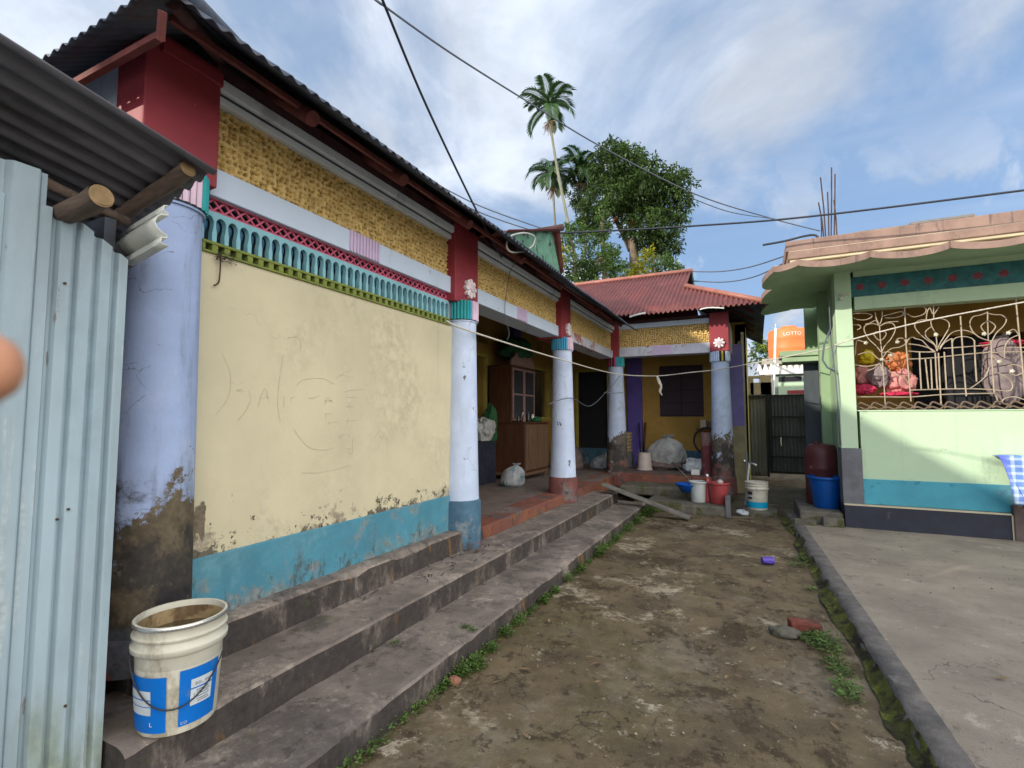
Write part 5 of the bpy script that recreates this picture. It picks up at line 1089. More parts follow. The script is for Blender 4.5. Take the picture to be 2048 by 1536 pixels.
# plank
b = MB(); a_ = at(1205, 968, 'Z', 0.45); c_ = at(1380, 1036, 'Z', 0.03); d_ = (c_-a_); L_ = d_.length; d_.normalize(); sd = d_.cross(Vector((0, 0, 1))).normalized(); u_ = sd.cross(d_)
rot = Matrix((d_, sd, u_)).transposed(); b.obox((a_+c_)/2, L_, 0.19, 0.035, rot); tag(b.build('plank', 'plank', bevel=0.006), 'grey wooden plank sloping from the veranda edge to the lane', 'plank')
# sacks and clutter in the wing
zf = 0.428
def put(nm, l_, cat, c, rx, ry, rz_, m, seed, amp=0.45, n=22, group=None, fr=2.4):
    b = MB(); b.lump((c[0], c[1], c[2]+rz_*0.75), rx, ry, rz_, seed, amp, n, fr); return tag(b.build(nm, m, smooth=True), l_, cat, group)
b = MB(); b.bag((-1.75, 11.15, zf+0.10), 0.40, 0.27, 0.62, 3, (0.06, -0.12)); tag(b.build('sack', 'sack', smooth=True), 'big crumpled grey-white plastic sack before the ochre wall', 'sack')
put('sack', 'flat dark sack squashed under the grey-white sack', 'sack', (-1.85, 11.1, zf), 0.52, 0.30, 0.11, 'sackd', 6, 0.4)
put('cloth', 'heap of pale blue cloth beside the red board', 'cloth', (-1.12, 10.45, zf), 0.20, 0.14, 0.17, 'sackw', 8, 0.5, 36)
b = MB(); b.box(-1.15, -1.0, 10.16, 10.24, zf, zf+0.10); tag(b.build('carton', 'white', bevel=0.006), 'small white carton on the veranda edge under the pale cloth', 'carton')
UB = thing('bucket', 'beige plastic bucket upside down beside the violet pier', 'bucket', (-2.14, 10.75, zf))
b = MB(); b.lathe([(0, 0.355), (0.115, 0.355), (0.122, 0.345), (0.148, 0.03), (0.158, 0.02), (0.158, 0.0), (0.15, 0.0)], (-2.14, 10.75, zf), 40); b.build('bucket_body', 'beigeplas', UB, smooth=True, auto=40)
b = MB(); b.lathe([(0.149, 0.028), (0.162, 0.022), (0.162, 0.002)], (-2.14, 10.75, zf), 40); b.build('rim', 'beigeplas', UB, smooth=True)
RBd = thing('rolled_board', 'tall rolled dark red sheet standing left of the wing column', 'roll', (-0.86, 10.35, zf))
b = MB(); b.lathe([(0.115, 0), (0.12, 0.4), (0.125, 0.78), (0.118, 0.80), (0.105, 0.78)], (-0.86, 10.35, zf), 30); b.build('sheet', 'redboard', RBd, smooth=True, auto=50)
TY = thing('tyre', 'black bicycle tyre leaning behind the rolled red sheet', 'tyre', (-0.98, 10.75, 0.95))
b = MB(); n_ = 40; pts = [(-0.92+0.23*cos(2*pi*k/n_), 10.78+0.05*sin(2*pi*k/n_), 1.06+0.25*sin(2*pi*k/n_)) for k in range(n_+1)]; b.tube(pts, 0.022, 8); b.build('rubber', 'tyre', TY, smooth=True)
b = MB(); b.box(-1.16, -0.62, 11.3, 11.58, 1.26, 1.285); tag(b.build('shelf', 'woodlight'), 'narrow wall shelf behind the wing column', 'shelf')
b = MB(); b.box(-1.08, -0.96, 11.35, 11.5, 1.285, 1.47); tag(b.build('carton', 'pcream', bevel=0.005), 'small cream carton on the wall shelf', 'carton')
b = MB(); b.box(-0.94, -0.66, 11.34, 11.54, 1.285, 1.34); b.box(-0.93, -0.68, 11.35, 11.53, 1.345, 1.40); b.box(-0.93, -0.68, 11.36, 11.52, 1.405, 1.44); tag(b.build('folded_cloth', 'sackd', bevel=0.012), 'stack of folded brown cloth on the wall shelf', 'cloth')
b = MB(); b.tube([at(1291, 845, 'Y', 11.48), at(1287, 905, 'Y', 11.42)], 0.022, 8); tag(b.build('stick', 'wood', smooth=True), 'dark stick leaning on the wall by the violet pier', 'stick')
b = MB(); b.tube([at(1278, 845, 'Y', 11.40), at(1281, 905, 'Y', 11.3)], 0.018, 8); tag(b.build('stick', 'darkcloth', smooth=True), 'dark blue pole leaning on the violet pier', 'stick')
WB = thing('basket_stack', 'stack of woven baskets beside the corner column', 'basket', (-2.75, 11.2, zf))
for k in range(6):
    b = MB(); z_ = zf+0.30+k*0.075; b.lathe([(0, z_), (0.12, z_), (0.16, z_+0.09), (0.15, z_+0.09), (0.11, z_+0.015)], (-2.66, 11.25, 0), 24); b.build('basket', 'wicker', WB, smooth=True)
b = MB(); b.box(-2.80, -2.50, 11.12, 11.4, zf, zf+0.30); b.build('crate', 'ggrey', WB, bevel=0.01)
b = MB(); b.bag((-3.05, 10.6, zf), 0.22, 0.18, 0.34, 12, (0.12, 0)); tag(b.build('sack', 'sackw', smooth=True), 'small white sack on the veranda floor behind the corner column', 'sack')
b = MB(); b.bag((-3.55, 10.3, zf), 0.20, 0.25, 0.62, 14, (-0.10, 0)); tag(b.build('sack', 'sackd', smooth=True), 'brown sack leaning behind the free-standing column', 'sack')
b = MB(); b.obox((-3.50, 9.85, 1.02), 0.04, 0.34, 0.30, Matrix.Rotation(0.5, 3, 'X')); tag(b.build('board', 'woodlight', bevel=0.004), 'tilted square brown board on the brown sack', 'board')
# cabinet
CB = thing('cupboard', 'old wooden cupboard with glazed upper shelf in the veranda', 'cupboard', (-3.95, 8.4, zf))
cx0, cx1, cy0, cy1 = -4.36, -3.62, 7.92, 8.98
b = MB(); b.box(cx0, cx1, cy0, cy1, 0.56, 1.41); b.box(cx0, cx1+0.02, cy0-0.015, cy1+0.015, 1.41, 1.44); b.build('lower_case', 'wood', CB, bevel=0.006)
b = MB(); b.box(cx0, cx0+0.03, cy0+0.02, cy1-0.02, 1.44, 2.42); b.box(cx0, -3.88, cy0+0.02, cy0+0.05, 1.44, 2.42); b.box(cx0, -3.88, cy1-0.05, cy1-0.02, 1.44, 2.42); b.box(cx0, -3.87, cy0+0.01, cy1-0.01, 2.42, 2.46); b.box(cx0+0.03, -3.90, cy0+0.05, cy1-0.05, 1.90, 1.92); b.build('upper_case', 'wood', CB, bevel=0.004)
b = MB(); b.prism([(cy0+0.02, 2.46), (cy1-0.02, 2.46), (cy1-0.05, 2.58), (cy1-0.16, 2.62), (cy1-0.25, 2.74), ((cy0+cy1)/2, 2.82), (cy0+0.25, 2.74), (cy0+0.16, 2.62), (cy0+0.05, 2.58)], lambda u, v, d: (-3.92+d, u, v), 0.04); b.build('crest', 'redboard', CB, bevel=0.004)
for k in range(2):
    y0_ = cy0+0.02+k*0.525; b = MB(); b.box(cx1, cx1+0.022, y0_, y0_+0.50, 0.60, 1.39); d1 = b.build('door', 'woodlight', CB, bevel=0.004)
    b = MB(); b.box(cx1+0.022, cx1+0.032, y0_+0.07, y0_+0.43, 0.67, 1.32); b.build('door_panel', 'woodlight', d1, bevel=0.01)
    y1_ = cy0+0.05+k*0.485; b = MB()
    for (a1, a2, z1, z2) in ((y1_, y1_+0.035, 1.46, 2.41), (y1_+0.435, y1_+0.47, 1.46, 2.41), (y1_+0.035, y1_+0.435, 1.46, 1.50), (y1_+0.035, y1_+0.435, 2.37, 2.41), (y1_+0.035, y1_+0.435, 1.92, 1.95)): b.box(-3.885, -3.862, a1, a2, z1, z2)
    fr_ = b.build('glass_door', 'redboard', CB, bevel=0.003); b = MB(); b.box(-3.876, -3.870, y1_+0.035, y1_+0.435, 1.50, 2.37); b.build('glass_pane', 'glassd', fr_)
for (x_, y_) in ((cx0+0.04, cy0+0.04), (cx1-0.04, cy0+0.04), (cx0+0.04, cy1-0.04), (cx1-0.04, cy1-0.04)):
    b = MB(); b.tube([(x_, y_, zf), (x_, y_, 0.57)], [0.022, 0.034], 8); b.build('leg', 'woodlight', CB)
b = MB(); b.box(cx0, cx1+0.01, cy0, cy1, 0.50, 0.555); b.build('skirting', 'woodlight', CB, bevel=0.01)
put('cloth', 'green cloth heaped on top of the cupboard', 'cloth', (-4.05, 8.45, 2.62), 0.25, 0.42, 0.22, 'greencloth', 21, 0.5)
put('cloth', 'green and white cloth lying on the cupboard ledge', 'cloth', (-3.70, 8.60, 1.44), 0.10, 0.18, 0.05, 'greencloth', 22, 0.5)
for k in range(7):
    b = MB(); y_ = 8.0+k*0.10; x_ = -3.78+0.06*(k % 2); hh = 0.12+0.07*((k*5) % 4)/3
    b.lathe([(0, 1.441), (0.028, 1.441), (0.030, 1.45), (0.030, 1.44+hh*0.7), (0.014, 1.44+hh*0.85), (0.014, 1.44+hh), (0, 1.441+hh)], (x_, y_, 0), 12)
    tag(b.build('bottle', ['glassd', 'redboard', 'white'][k % 3], smooth=True), 'small bottle among those crowded on the cupboard ledge', 'bottle', 'bottles on the cupboard ledge')
# things behind the first column
b = MB(); b.bag((-3.55, 7.30, zf), 0.19, 0.19, 0.36, 31, (0.10, -0.05)); tag(b.build('sack', 'sackw', smooth=True), 'white sack on the floor beside the cupboard foot', 'sack')
b = MB(); pb = at(962, 961, 'Z', zf); b.lathe([(0, 0.0), (0.10, 0.0), (0.125, 0.33), (0.132, 0.34), (0.118, 0.335), (0.095, 0.01)], (pb.x-0.06, pb.y+0.05, zf), 30); tag(b.build('bucket', 'beigeplas', smooth=True), 'pale plastic bucket just behind the column at the wall end', 'bucket')
b = MB(); b.box(-4.35, -4.02, 6.95, 7.62, zf, 1.12); tag(b.build('chest', 'darkcloth', bevel=0.01), 'dark chest in the shadow left of the cupboard', 'chest')
put('cloth', 'grey cloth bundle piled on the dark chest', 'cloth', (-4.12, 7.35, 1.13), 0.16, 0.22, 0.22, 'sack', 33, 0.5, 36)
put('cloth', 'dark green cloth hanging beside the cupboard', 'cloth', (-4.16, 7.68, 1.10), 0.10, 0.14, 0.36, 'greencloth', 34, 0.5)
# ropes and loose wires on the veranda
def line(nm, l_, cat, pts, r, m='cable', group=None, k=8, n=6):
    if nm == 'power_cable' and pts[0].z > 4.5 and group is None and ('steeply' in l_ or 'high from' in l_): pts = [pts[0]+(pts[0]-pts[1])*14]+list(pts)
    b = MB(); b.tube(catmull(pts, k), r, n); return tag(b.build(nm, m, smooth=True), l_, cat, group)
r1 = at(893, 642, 'X', -2.38); r2 = at(945, 664, 'X', -2.38); r3 = at(1112, 716, 'X', -2.36); r4 = at(1228, 747, 'X', -2.28)
line('clothesline', 'long slack white clothesline from the columns to the grille', 'rope', [r1, r2, r3, r4, at(1310, 752, 'Y', 9.72), at(1380, 745, 'Y', 9.70), at(1442, 738, 'Y', 9.72), at(1560, 716, 'Y', 9.0), at(1650, 697, 'Y', 8.2), at(1700, 680, 'Y', 7.95), at(1850, 642, 'Y', 7.95), at(2060, 602, 'Y', 7.95)], 0.0095, 'rope')
line('wire', 'thin wire wrapped low round the middle columns', 'wire', [at(1098, 808, 'X', -2.36), at(1142, 796, 'X', -2.37), at(1180, 812, 'X', -2.45), at(1216, 780, 'X', -2.36), at(1240, 752, 'X', -2.33)], 0.006, 'cablegrey')
line('wire', 'short wire round the corner column', 'wire', [at(1208, 785, 'X', -2.34), at(1226, 786, 'X', -2.31), at(1246, 785, 'X', -2.33)], 0.006, 'cablegrey')
RG = thing('rag', 'frayed pale rag knotted on the clothesline', 'rag', at(1313, 752, 'Y', 9.7))
b = MB()
for k in range(4):
    b.tube(catmull([at(1314, 752, 'Y', 9.7), at(1317+k*2, 765+k*2, 'Y', 9.7+0.01*k), at(1323-k*1.5, 775+k*2, 'Y', 9.69), at(1321+k*2.2-3, 786+k*1.6, 'Y', 9.7)], 4), [0.018]*3+[0.014]*9+[0.006], 6)
b.build('rag_strip', 'rope', RG, smooth=True)
line('hanging_wire', 'loose pale wires dangling over the white beam beside the gable', 'wire', [at(1034, 492, 'X', -2.15), at(1032, 520, 'X', -2.3), at(1020, 545, 'X', -2.5), at(1012, 590, 'X', -2.53), at(1010, 630, 'X', -2.53), at(1018, 665, 'X', -2.53), at(1014, 680, 'X', -2.53)], 0.0036, 'cablegrey')
line('hose_loop', 'grey hose looped over the eave by the green gable', 'hose', [at(1048, 503, 'X', -2.1), at(1022, 504, 'X', -2.05), at(1013, 490, 'X', -2.05), at(1022, 472, 'X', -2.1), at(1050, 466, 'X', -2.1), at(1069, 474, 'X', -2.1), at(1066, 490, 'X', -2.1), at(1058, 497, 'X', -2.1)], 0.009, 'hose')
line('iron_hook', 'bent rusty wire hook hanging from the painted vent', 'hook', [at(433, 518, 'X', -2.55), at(438, 512, 'X', -2.53), at(441, 520, 'X', -2.55), at(440, 545, 'X', -2.56), at(437, 565, 'X', -2.565), at(428, 571, 'X', -2.56)], 0.004, 'rust')
b = MB()
for k in range(70):
    a = R.random()*6.28; z0_ = R.uniform(-0.03, 0.03); c_ = at(452, 517, 'X', -2.56); dd = Vector((R.uniform(-0.01, 0.03), R.uniform(-0.05, 0.05), R.uniform(-0.025, 0.025)))
    b.tube([c_+dd, c_+dd+Vector((R.uniform(-.01, .01), R.uniform(-.025, .025), R.uniform(-.012, .012)))], 0.0016, 4)
tag(b.build('bird_nest', 'twig'), 'small tangle of twigs lodged on the painted vent', 'nest')
# service cables overhead
line('power_cable', 'thick dark service cable dropping steeply to the roof edge', 'cable', [at(740, -60, 'Y', 2.0), at(765, 0, 'Y', 2.3), at(850, 205, 'Y', 3.0), at(945, 405, 'Y', 3.9), at(1003, 515, 'Y', 4.35)], 0.010, 'cable')
line('power_cable', 'dark cable crossing high from the top left to the palm and on', 'cable', [at(700, -40, 'Y', 9), at(752, 0, 'Y', 9.5), at(900, 105, 'Y', 12), at(1050, 200, 'Y', 16), at(1200, 292, 'Y', 20), at(1390, 388, 'Y', 24), at(1540, 436, 'Y', 28), at(1640, 462, 'Y', 30)], 0.028, 'cablegrey')
line('power_cable', 'black cable from the green gable across to the right over the green house', 'cable', [at(1060, 464, 'Y', 6.1), at(1112, 466, 'Y', 6.2), at(1250, 460, 'Y', 6.6), at(1370, 453, 'Y', 6.8), at(1550, 440, 'Y', 7.0), at(1750, 418, 'Y', 7.0), at(2060, 379, 'Y', 7.0)], 0.012, 'cable')
line('power_cable', 'upper of two thin cables behind the long roof left of the gable', 'cable', [at(880, 372, 'Y', 8), at(960, 412, 'Y', 8.5), at(1070, 452, 'Y', 9), at(1110, 462, 'Y', 9)], 0.012, 'cablegrey')
line('power_cable', 'lower of two thin cables behind the long roof left of the gable', 'cable', [at(890, 390, 'Y', 8), at(960, 425, 'Y', 8.5), at(1055, 458, 'Y', 9), at(1110, 470, 'Y', 9)], 0.012, 'cablegrey')
line('power_cable', 'upper thin cable from the red roof ridge to the green house', 'cable', [at(1383, 543, 'Y', 12), at(1440, 543, 'Y', 11.5), at(1500, 534, 'Y', 10.5), at(1575, 510, 'Y', 8.5)], 0.012, 'cablegrey')
line('power_cable', 'lower thin cable from the red roof ridge to the green house', 'cable', [at(1386, 562, 'Y', 12), at(1450, 564, 'Y', 11.5), at(1510, 553, 'Y', 10.5), at(1580, 520, 'Y', 8.5)], 0.012, 'cablegrey')
line('power_cable', 'thin second cable beside the high cable right of the big tree', 'cable', [at(1380, 395, 'Y', 24), at(1460, 424, 'Y', 26), at(1550, 438, 'Y', 28)], 0.022, 'cablegrey')
# things at the green house corner
DR = thing('plastic_drum', 'dark red plastic drum with rounded shoulders behind the blue tub', 'drum', (0.865, 8.85, 0.12))
b = MB(); dp = [(0, 0), (0.21, 0), (0.225, 0.03), (0.225, 0.30), (0.231, 0.32), (0.225, 0.34), (0.225, 0.62), (0.231, 0.64), (0.225, 0.66), (0.225, 0.80), (0.21, 0.91), (0.17, 0.985), (0.08, 1.0), (0, 1.0)]
b.lathe(dp, (0.865, 8.85, 0.12), 40); b.build('drum_body', 'drum', DR, smooth=True)
b = MB(); b.lathe([(0.045, 0.99), (0.045, 1.03), (0, 1.032)], (0.80, 8.80, 0.12), 16); b.build('cap', 'drum', DR, smooth=True, auto=40)
b = MB(); b.box(0.50, 1.01, 8.06, 9.3, 0.0, 0.232); tag(b.build('brick_ledge', 'concblock', bevel=0.02), 'low mossy masonry ledge under the blue tub', 'ledge')
for (x0, x1, y0, y1, z1, l_) in ((0.42, 0.68, 7.93, 8.05, 0.10, 'loose grey block at the kerb end, left of two'), (0.76, 1.0, 7.94, 8.05, 0.15, 'loose grey block against the black plinth, right of two')):
    b = MB(); b.box(x0, x1, y0, y1, 0.03, z1+0.03); tag(b.build('loose_block', 'concblock', bevel=0.012), l_, 'block', 'loose blocks by the kerb end')
# right-hand cloth on a low rail
CL = thing('checked_sheet', 'blue checked plastic sheet draped beside the green house step', 'sheet', (3.0, 7.95, 0.47))
b = MB()
def cloth(u, v):
    x = 2.565+u*1.8+0.03*v*(u < 0.02); y = 7.90-0.05*sin(u*40+v*3)*0.5*v-0.03*v; z = 1.055-v*0.56+0.01*sin(u*18)
    if u < 0.001: x += 0.10*v
    return (x+0.09*v*max(0, 1-u*8), y, z)
b.grid(cloth, 90, 24); b.grid(lambda u, v: (2.565+u*1.8, 7.90+v*0.17, 1.055+0.01*sin(u*18)), 60, 3)
b.build('sheet', 'check', CL, smooth=True, solid=0.004)
b = MB(); b.tube([(2.62, 7.96, 1.035), (4.3, 7.96, 1.035)], 0.015, 8); b.tube([(2.75, 7.96, 0.47), (2.75, 7.96, 1.03)], 0.015, 8); b.tube([(4.2, 7.96, 0.47), (4.2, 7.96, 1.03)], 0.015, 8); b.build('rail', 'iron', CL, smooth=True)
# porch contents behind the grille
def porch(nm, l_, cat, cx, cy, dy, rx, rz_, m, seed, amp=0.5):
    p_ = at(1680+cx/5.565, 580+cy/5.565, 'Y', gy0+dy); b = MB(); b.lump(p_, rx, min(rx, 0.10)+0.03, rz_, seed, amp, 40, flat=False); return tag(b.build(nm, m, smooth=True), l_, cat)
M['pink'] = mat('pink', (0.62, 0.27, 0.25), var=0.25, vs=9, bump=0.4, bs=20, bd=0.03); M['crim'] = mat('crim', (0.55, 0.03, 0.09), var=0.25, vs=9, bump=0.4, bs=20, bd=0.03); M['orangec'] = mat('orangec', (0.60, 0.20, 0.07), var=0.25, vs=9, bump=0.4, bs=20, bd=0.03); M['yellowc'] = mat('yellowc', (0.75, 0.60, 0.03), var=0.2, vs=9); M['mauve'] = mat('mauve', (0.24, 0.19, 0.20), var=0.25, vs=9, bump=0.4, bs=20, bd=0.03)
porch('clothes', 'salmon pink clothes heaped behind the left of the grille', 'clothes', 660, 1020, 0.45, 0.17, 0.16, 'pink', 41)
porch('clothes', 'orange garment over the pink heap behind the grille', 'clothes', 640, 800, 0.50, 0.14, 0.13, 'orangec', 42)
porch('clothes', 'crimson cloth at the lower left corner of the grille', 'clothes', 260, 1110, 0.35, 0.14, 0.07, 'crim', 43)
porch('clothes', 'peach cloth above the crimson cloth behind the grille', 'clothes', 250, 950, 0.55, 0.15, 0.14, 'pink', 44)
porch('clothes', 'dark mauve bundle in the middle of the coloured clothes', 'clothes', 430, 960, 0.42, 0.12, 0.16, 'mauve', 45)
porch('clothes', 'bright yellow cloth hanging behind the grille', 'clothes', 300, 750, 0.6, 0.09, 0.11, 'yellowc', 46)
porch('clothes', 'flat red cloth lying under the pink heap', 'clothes', 640, 1160, 0.35, 0.22, 0.035, 'crim', 47, 0.3)
porch('clothes', 'red cloth slung at the right of the grille', 'clothes', 1800, 600, 0.7, 0.20, 0.05, 'crim', 48)
porch('sack', 'tall grey mauve sack at the right of the grille', 'sack', 1810, 880, 0.6, 0.20, 0.42, 'mauve', 49, 0.35)
b = MB(); p_ = at(1975, 730, 'Y', 9.2); b.box(p_.x-0.5, p_.x+0.05, 9.0, 9.3, 0.4, p_.z+0.25); tag(b.build('dark_chest', 'dark', bevel=0.02), 'dark piece of furniture in the porch doorway', 'furniture')
# small things lying on the lane
PC = thing('plastic_mug', 'small violet plastic mug lying on its side on the lane', 'mug', at(1535, 1122, 'Z', 0.04))
b = MB(); pc = at(1535, 1121, 'Z', 0.04); rotm = Matrix.Rotation(radians(20), 3, 'Z') @ Matrix.Rotation(radians(90), 3, 'Y'); b.lathe([(0, -0.055), (0.034, -0.055), (0.04, 0.055), (0.036, 0.055), (0.03, -0.045)], pc, 24, rot=rotm); b.build('mug_body', 'purplecup', PC, smooth=True, auto=50)
b = MB(); b.tube(catmull([pc+Vector((-0.03, -0.035, 0.01)), pc+Vector((-0.03, -0.065, 0.0)), pc+Vector((0.03, -0.06, 0.0)), pc+Vector((0.03, -0.04, 0.01))], 5), 0.006, 6); b.build('mug_handle', 'purplecup', PC, smooth=True)
def stone(l_, nm, cat, c, s_, m, seed):
    b = MB(); b.lump((c[0], c[1], c[2]+s_[2]*0.6), s_[0], s_[1], s_[2], seed, 0.35, 12, 1.6); return tag(b.build(nm, m, smooth=True), l_, cat)
bp = at(1610, 1262, 'Z', 0.01)
b = MB(); b.obox((bp.x, bp.y, 0.045), 0.20, 0.11, 0.07, Matrix.Rotation(radians(12), 3, 'Z')); tag(b.build('brick', 'brick', bevel=0.012), 'dark red brick lying against the mossy kerb', 'brick')
q_ = at(1570, 1268, 'Z', 0.01); stone('black wet stone beside the red brick', 'stone', 'stone', (q_.x, q_.y, 0.0), (0.10, 0.06, 0.035), 'concblock', 3)
q_ = at(910, 1367, 'Z', 0.0); stone('pale orange brick chunk in the weeds at the steps', 'brick_fragment', 'brick', (q_.x, q_.y, 0.0), (0.036, 0.030, 0.026), 'brickpale', 5)
# pebbles and flakes
b = MB()
for k in range(130):
    x = R.uniform(-1.6, 0.5); y = 0.9+R.random()**1.4*7; s_ = R.uniform(0.003, 0.009)
    b.lump((x, y, 0.002+s_*0.4), s_, s_*R.uniform(0.7, 1.5), s_*0.7, k, 0.4, 3, 1.5)
for k in range(160):
    x = R.uniform(0.9, 5); y = 2+R.random()*6; s_ = R.uniform(0.003, 0.009)
    b.lump((x, y, 0.066), s_, s_*R.uniform(0.7, 1.5), s_*0.7, k, 0.4, 3, 1.5)
kind(b.build('pebbles', 'pebble', smooth=True), 'stuff')
b = MB(); 
for k in range(34):
    y = 2.6+R.random()*1.6; x = -2.16-R.random()*0.26; a = R.uniform(-0.5, 0.9)+pi/2; l_ = R.uniform(0.02, 0.10)
    b.tube([(x, y, 0.308), (x+cos(a)*l_*0.5, y+sin(a)*l_*0.5, 0.312), (x+cos(a+.3)*l_, y+sin(a+.3)*l_, 0.308)], 0.0025, 4)
kind(b.build('dead_twigs', 'twig'), 'stuff')
b = MB()
for k in range(130):
    if k % 3: x = R.uniform(-1.55, 0.45); y = 1.6+R.random()*6.4; z = 0.014
    else: x = R.uniform(0.8, 3.6); y = 2.2+R.random()*5.6; z = 0.074
    a = R.uniform(0, 6.28); l_ = R.uniform(0.015, 0.045); w_ = l_*R.uniform(0.2, 0.4); d_ = Vector((cos(a), sin(a), 0)); n_ = Vector((-sin(a), cos(a), 0)); c_ = Vector((x, y, z))
    b.add([c_-d_*l_, c_+n_*w_+Vector((0, 0, 0.006)), c_+d_*l_+Vector((0, 0, 0.004)), c_-n_*w_+Vector((0, 0, 0.002))], [(0, 1, 2, 3)])
kind(b.build('dead_leaves', 'leafdry'), 'stuff')
# weeds along the step foot, in the step corner and by the kerb
def leafquad(b, c, d, w, l, nrm=None):
    d = d.normalized(); s_ = d.cross(nrm or Vector((R.uniform(-.4, .4), R.uniform(-.4, .4), 1))).normalized()
    m_ = c+d*l*0.5+Vector((0, 0, 0.15*l)); e = c+d*l
    b.add([c, m_+s_*w*0.5, e, m_-s_*w*0.5], [(0, 1, 2, 3)])
def weed(b, c, r, n, ls):
    r *= 1.35; n = int(n*1.7); ls *= 1.3
    for k in range(n):
        a = R.uniform(0, 6.28); t = R.random(); st_ = Vector((cos(a)*r*t, sin(a)*r*t, 0))
        h_ = R.uniform(0.2, 1.0)*r*0.9
        leafquad(b, Vector(c)+st_+Vector((0, 0, h_*R.uniform(.15, 1))), Vector((cos(a+R.uniform(-1, 1)), sin(a+R.uniform(-1, 1)), R.uniform(-0.2, 0.7))), ls*R.uniform(.45, .75), ls*R.uniform(0.7, 1.3))
b = MB()
for (px, py, r, n, ls) in [(850, 1382, .035, 50, .016), (880, 1370, .05, 90, .018), (915, 1350, .055, 240, .016), (945, 1335, .06, 260, .017), (975, 1300, .045, 90, .017), (1000, 1270, .06, 160, .018), (1020, 1245, .07, 200, .02), (1040, 1222, .05, 90, .022), (1070, 1195, .06, 60, .04), (1075, 1205, .05, 50, .035), (1100, 1185, .05, 70, .02), (1125, 1160, .06, 80, .022), (1150, 1140, .07, 110, .025), (1190, 1110, .08, 140, .03), (1200, 1100, .06, 50, .045), (1225, 1080, .09, 140, .026), (1245, 1062, .10, 150, .026), (1265, 1045, .12, 190, .03), (1285, 1032, .12, 190, .03), (1300, 1025, .10, 140, .03), (820, 1400, .03, 40, .014)]:
    p_ = at(px, py, 'Z', 0.0); weed(b, (p_.x+R.uniform(-.02, .02), p_.y, 0.0), r, n, ls)
for k in range(150):
    y = R.uniform(1.7, 8.0); weed(b, (-1.635+R.uniform(-.01, .03), y, 0.0), R.uniform(0.02, 0.045), R.randint(8, 26), 0.016)
for (px, py, r, n) in [(1625, 1270, .06, 60), (1640, 1285, .08, 170), (1655, 1300, .07, 90), (1668, 1325, .05, 60), (1680, 1345, .05, 60), (1690, 1375, .05, 60), (1700, 1395, .05, 60), (1605, 1120, .06, 50), (1596, 1130, .06, 50), (1622, 1180, .04, 30)]:
    p_ = at(px, py, 'Z', 0.01); weed(b, (p_.x, p_.y, 0.0), r, n, 0.019)
for (px, py, r, n) in [(590, 1225, .03, 60), (630, 1210, .035, 110), (660, 1195, .04, 120), (690, 1185, .04, 100), (605, 1228, .03, 40), (825, 1130, .03, 40)]:
    p_ = at(px, py, 'Z', 0.31); weed(b, (p_.x, p_.y, 0.305), r, n, 0.012)
for (px, py, r, n) in [(740, 1300, .03, 40), (930, 1255, .02, 30), (945, 1262, .02, 30), (790, 1290, .03, 25)]:
    p_ = at(px, py, 'Z', 0.14); weed(b, (p_.x, p_.y, 0.14), r, n, 0.012)
kind(b.build('weeds', 'weed'), 'stuff')

# ================================================================== TREES
R.seed(21)
def leafcloud(b, c, r, n, ls, droop=0.3, squash=0.85):
    c = Vector(c); nk = max(1, n//9)
    for k in range(nk):
        d = Vector((R.gauss(0, 1), R.gauss(0, 1), R.gauss(0, 1))).normalized(); rr = r*(0.35+0.68*R.random()**0.55)*(1+0.25*mnoise.noise(d*2.3+c))
        q_ = c+Vector((d.x*rr, d.y*rr, d.z*rr*squash))
        for j in range(9):                                      # a twig's whorl of leaves
            dd = Vector((R.gauss(0, 1), R.gauss(0, 1), R.gauss(-droop, 0.7)))+d*0.5
            leafquad(b, q_+Vector((R.uniform(-1, 1), R.uniform(-1, 1), R.uniform(-1, 1)))*ls*0.6, dd, ls*0.42, ls*R.uniform(0.8, 1.4), Vector((R.gauss(0, .5), R.gauss(0, .5), 1)))
def tree(name, label_, cat, Y, blobs, m, ls, dens, limbs, base, droop=0.3, extra=None, tm='trunk'):
    T = thing(name, label_, cat, base)
    b = MB()
    for (px, py, rp) in blobs:
        c = at(px, py, 'Y', Y+R.uniform(-1.3, 0.5)*rp/40); s_ = (c-CO).dot(FW)/F; r = rp*s_
        leafcloud(b, c, r, int(90*dens*r*r/(ls*ls)), ls, droop)
    b.build('crown', m, T)
    if extra:
        b = MB()
        for (px, py, rp) in extra[1]:
            c = at(px, py, 'Y', Y-1.0); s_ = (c-CO).dot(FW)/F; leafcloud(b, c, rp*s_, int(80*dens*(rp*s_)**2/(ls*ls)), ls, droop)
        b.build('crown', extra[0], T)
    b = MB()
    for (pts, r0, r1) in limbs:
        P = [Vector(p) if len(p) == 3 else at(p[0], p[1], 'Y', Y) for p in pts]; c_ = catmull(P, 5); n_ = len(c_)
        b.tube(c_, [r0+(r1-r0)*i/(n_-1) for i in range(n_)], 10)
    b.build('trunk', tm, T, smooth=True)
    return T
tb = at(1268, 560, 'Y', 25)
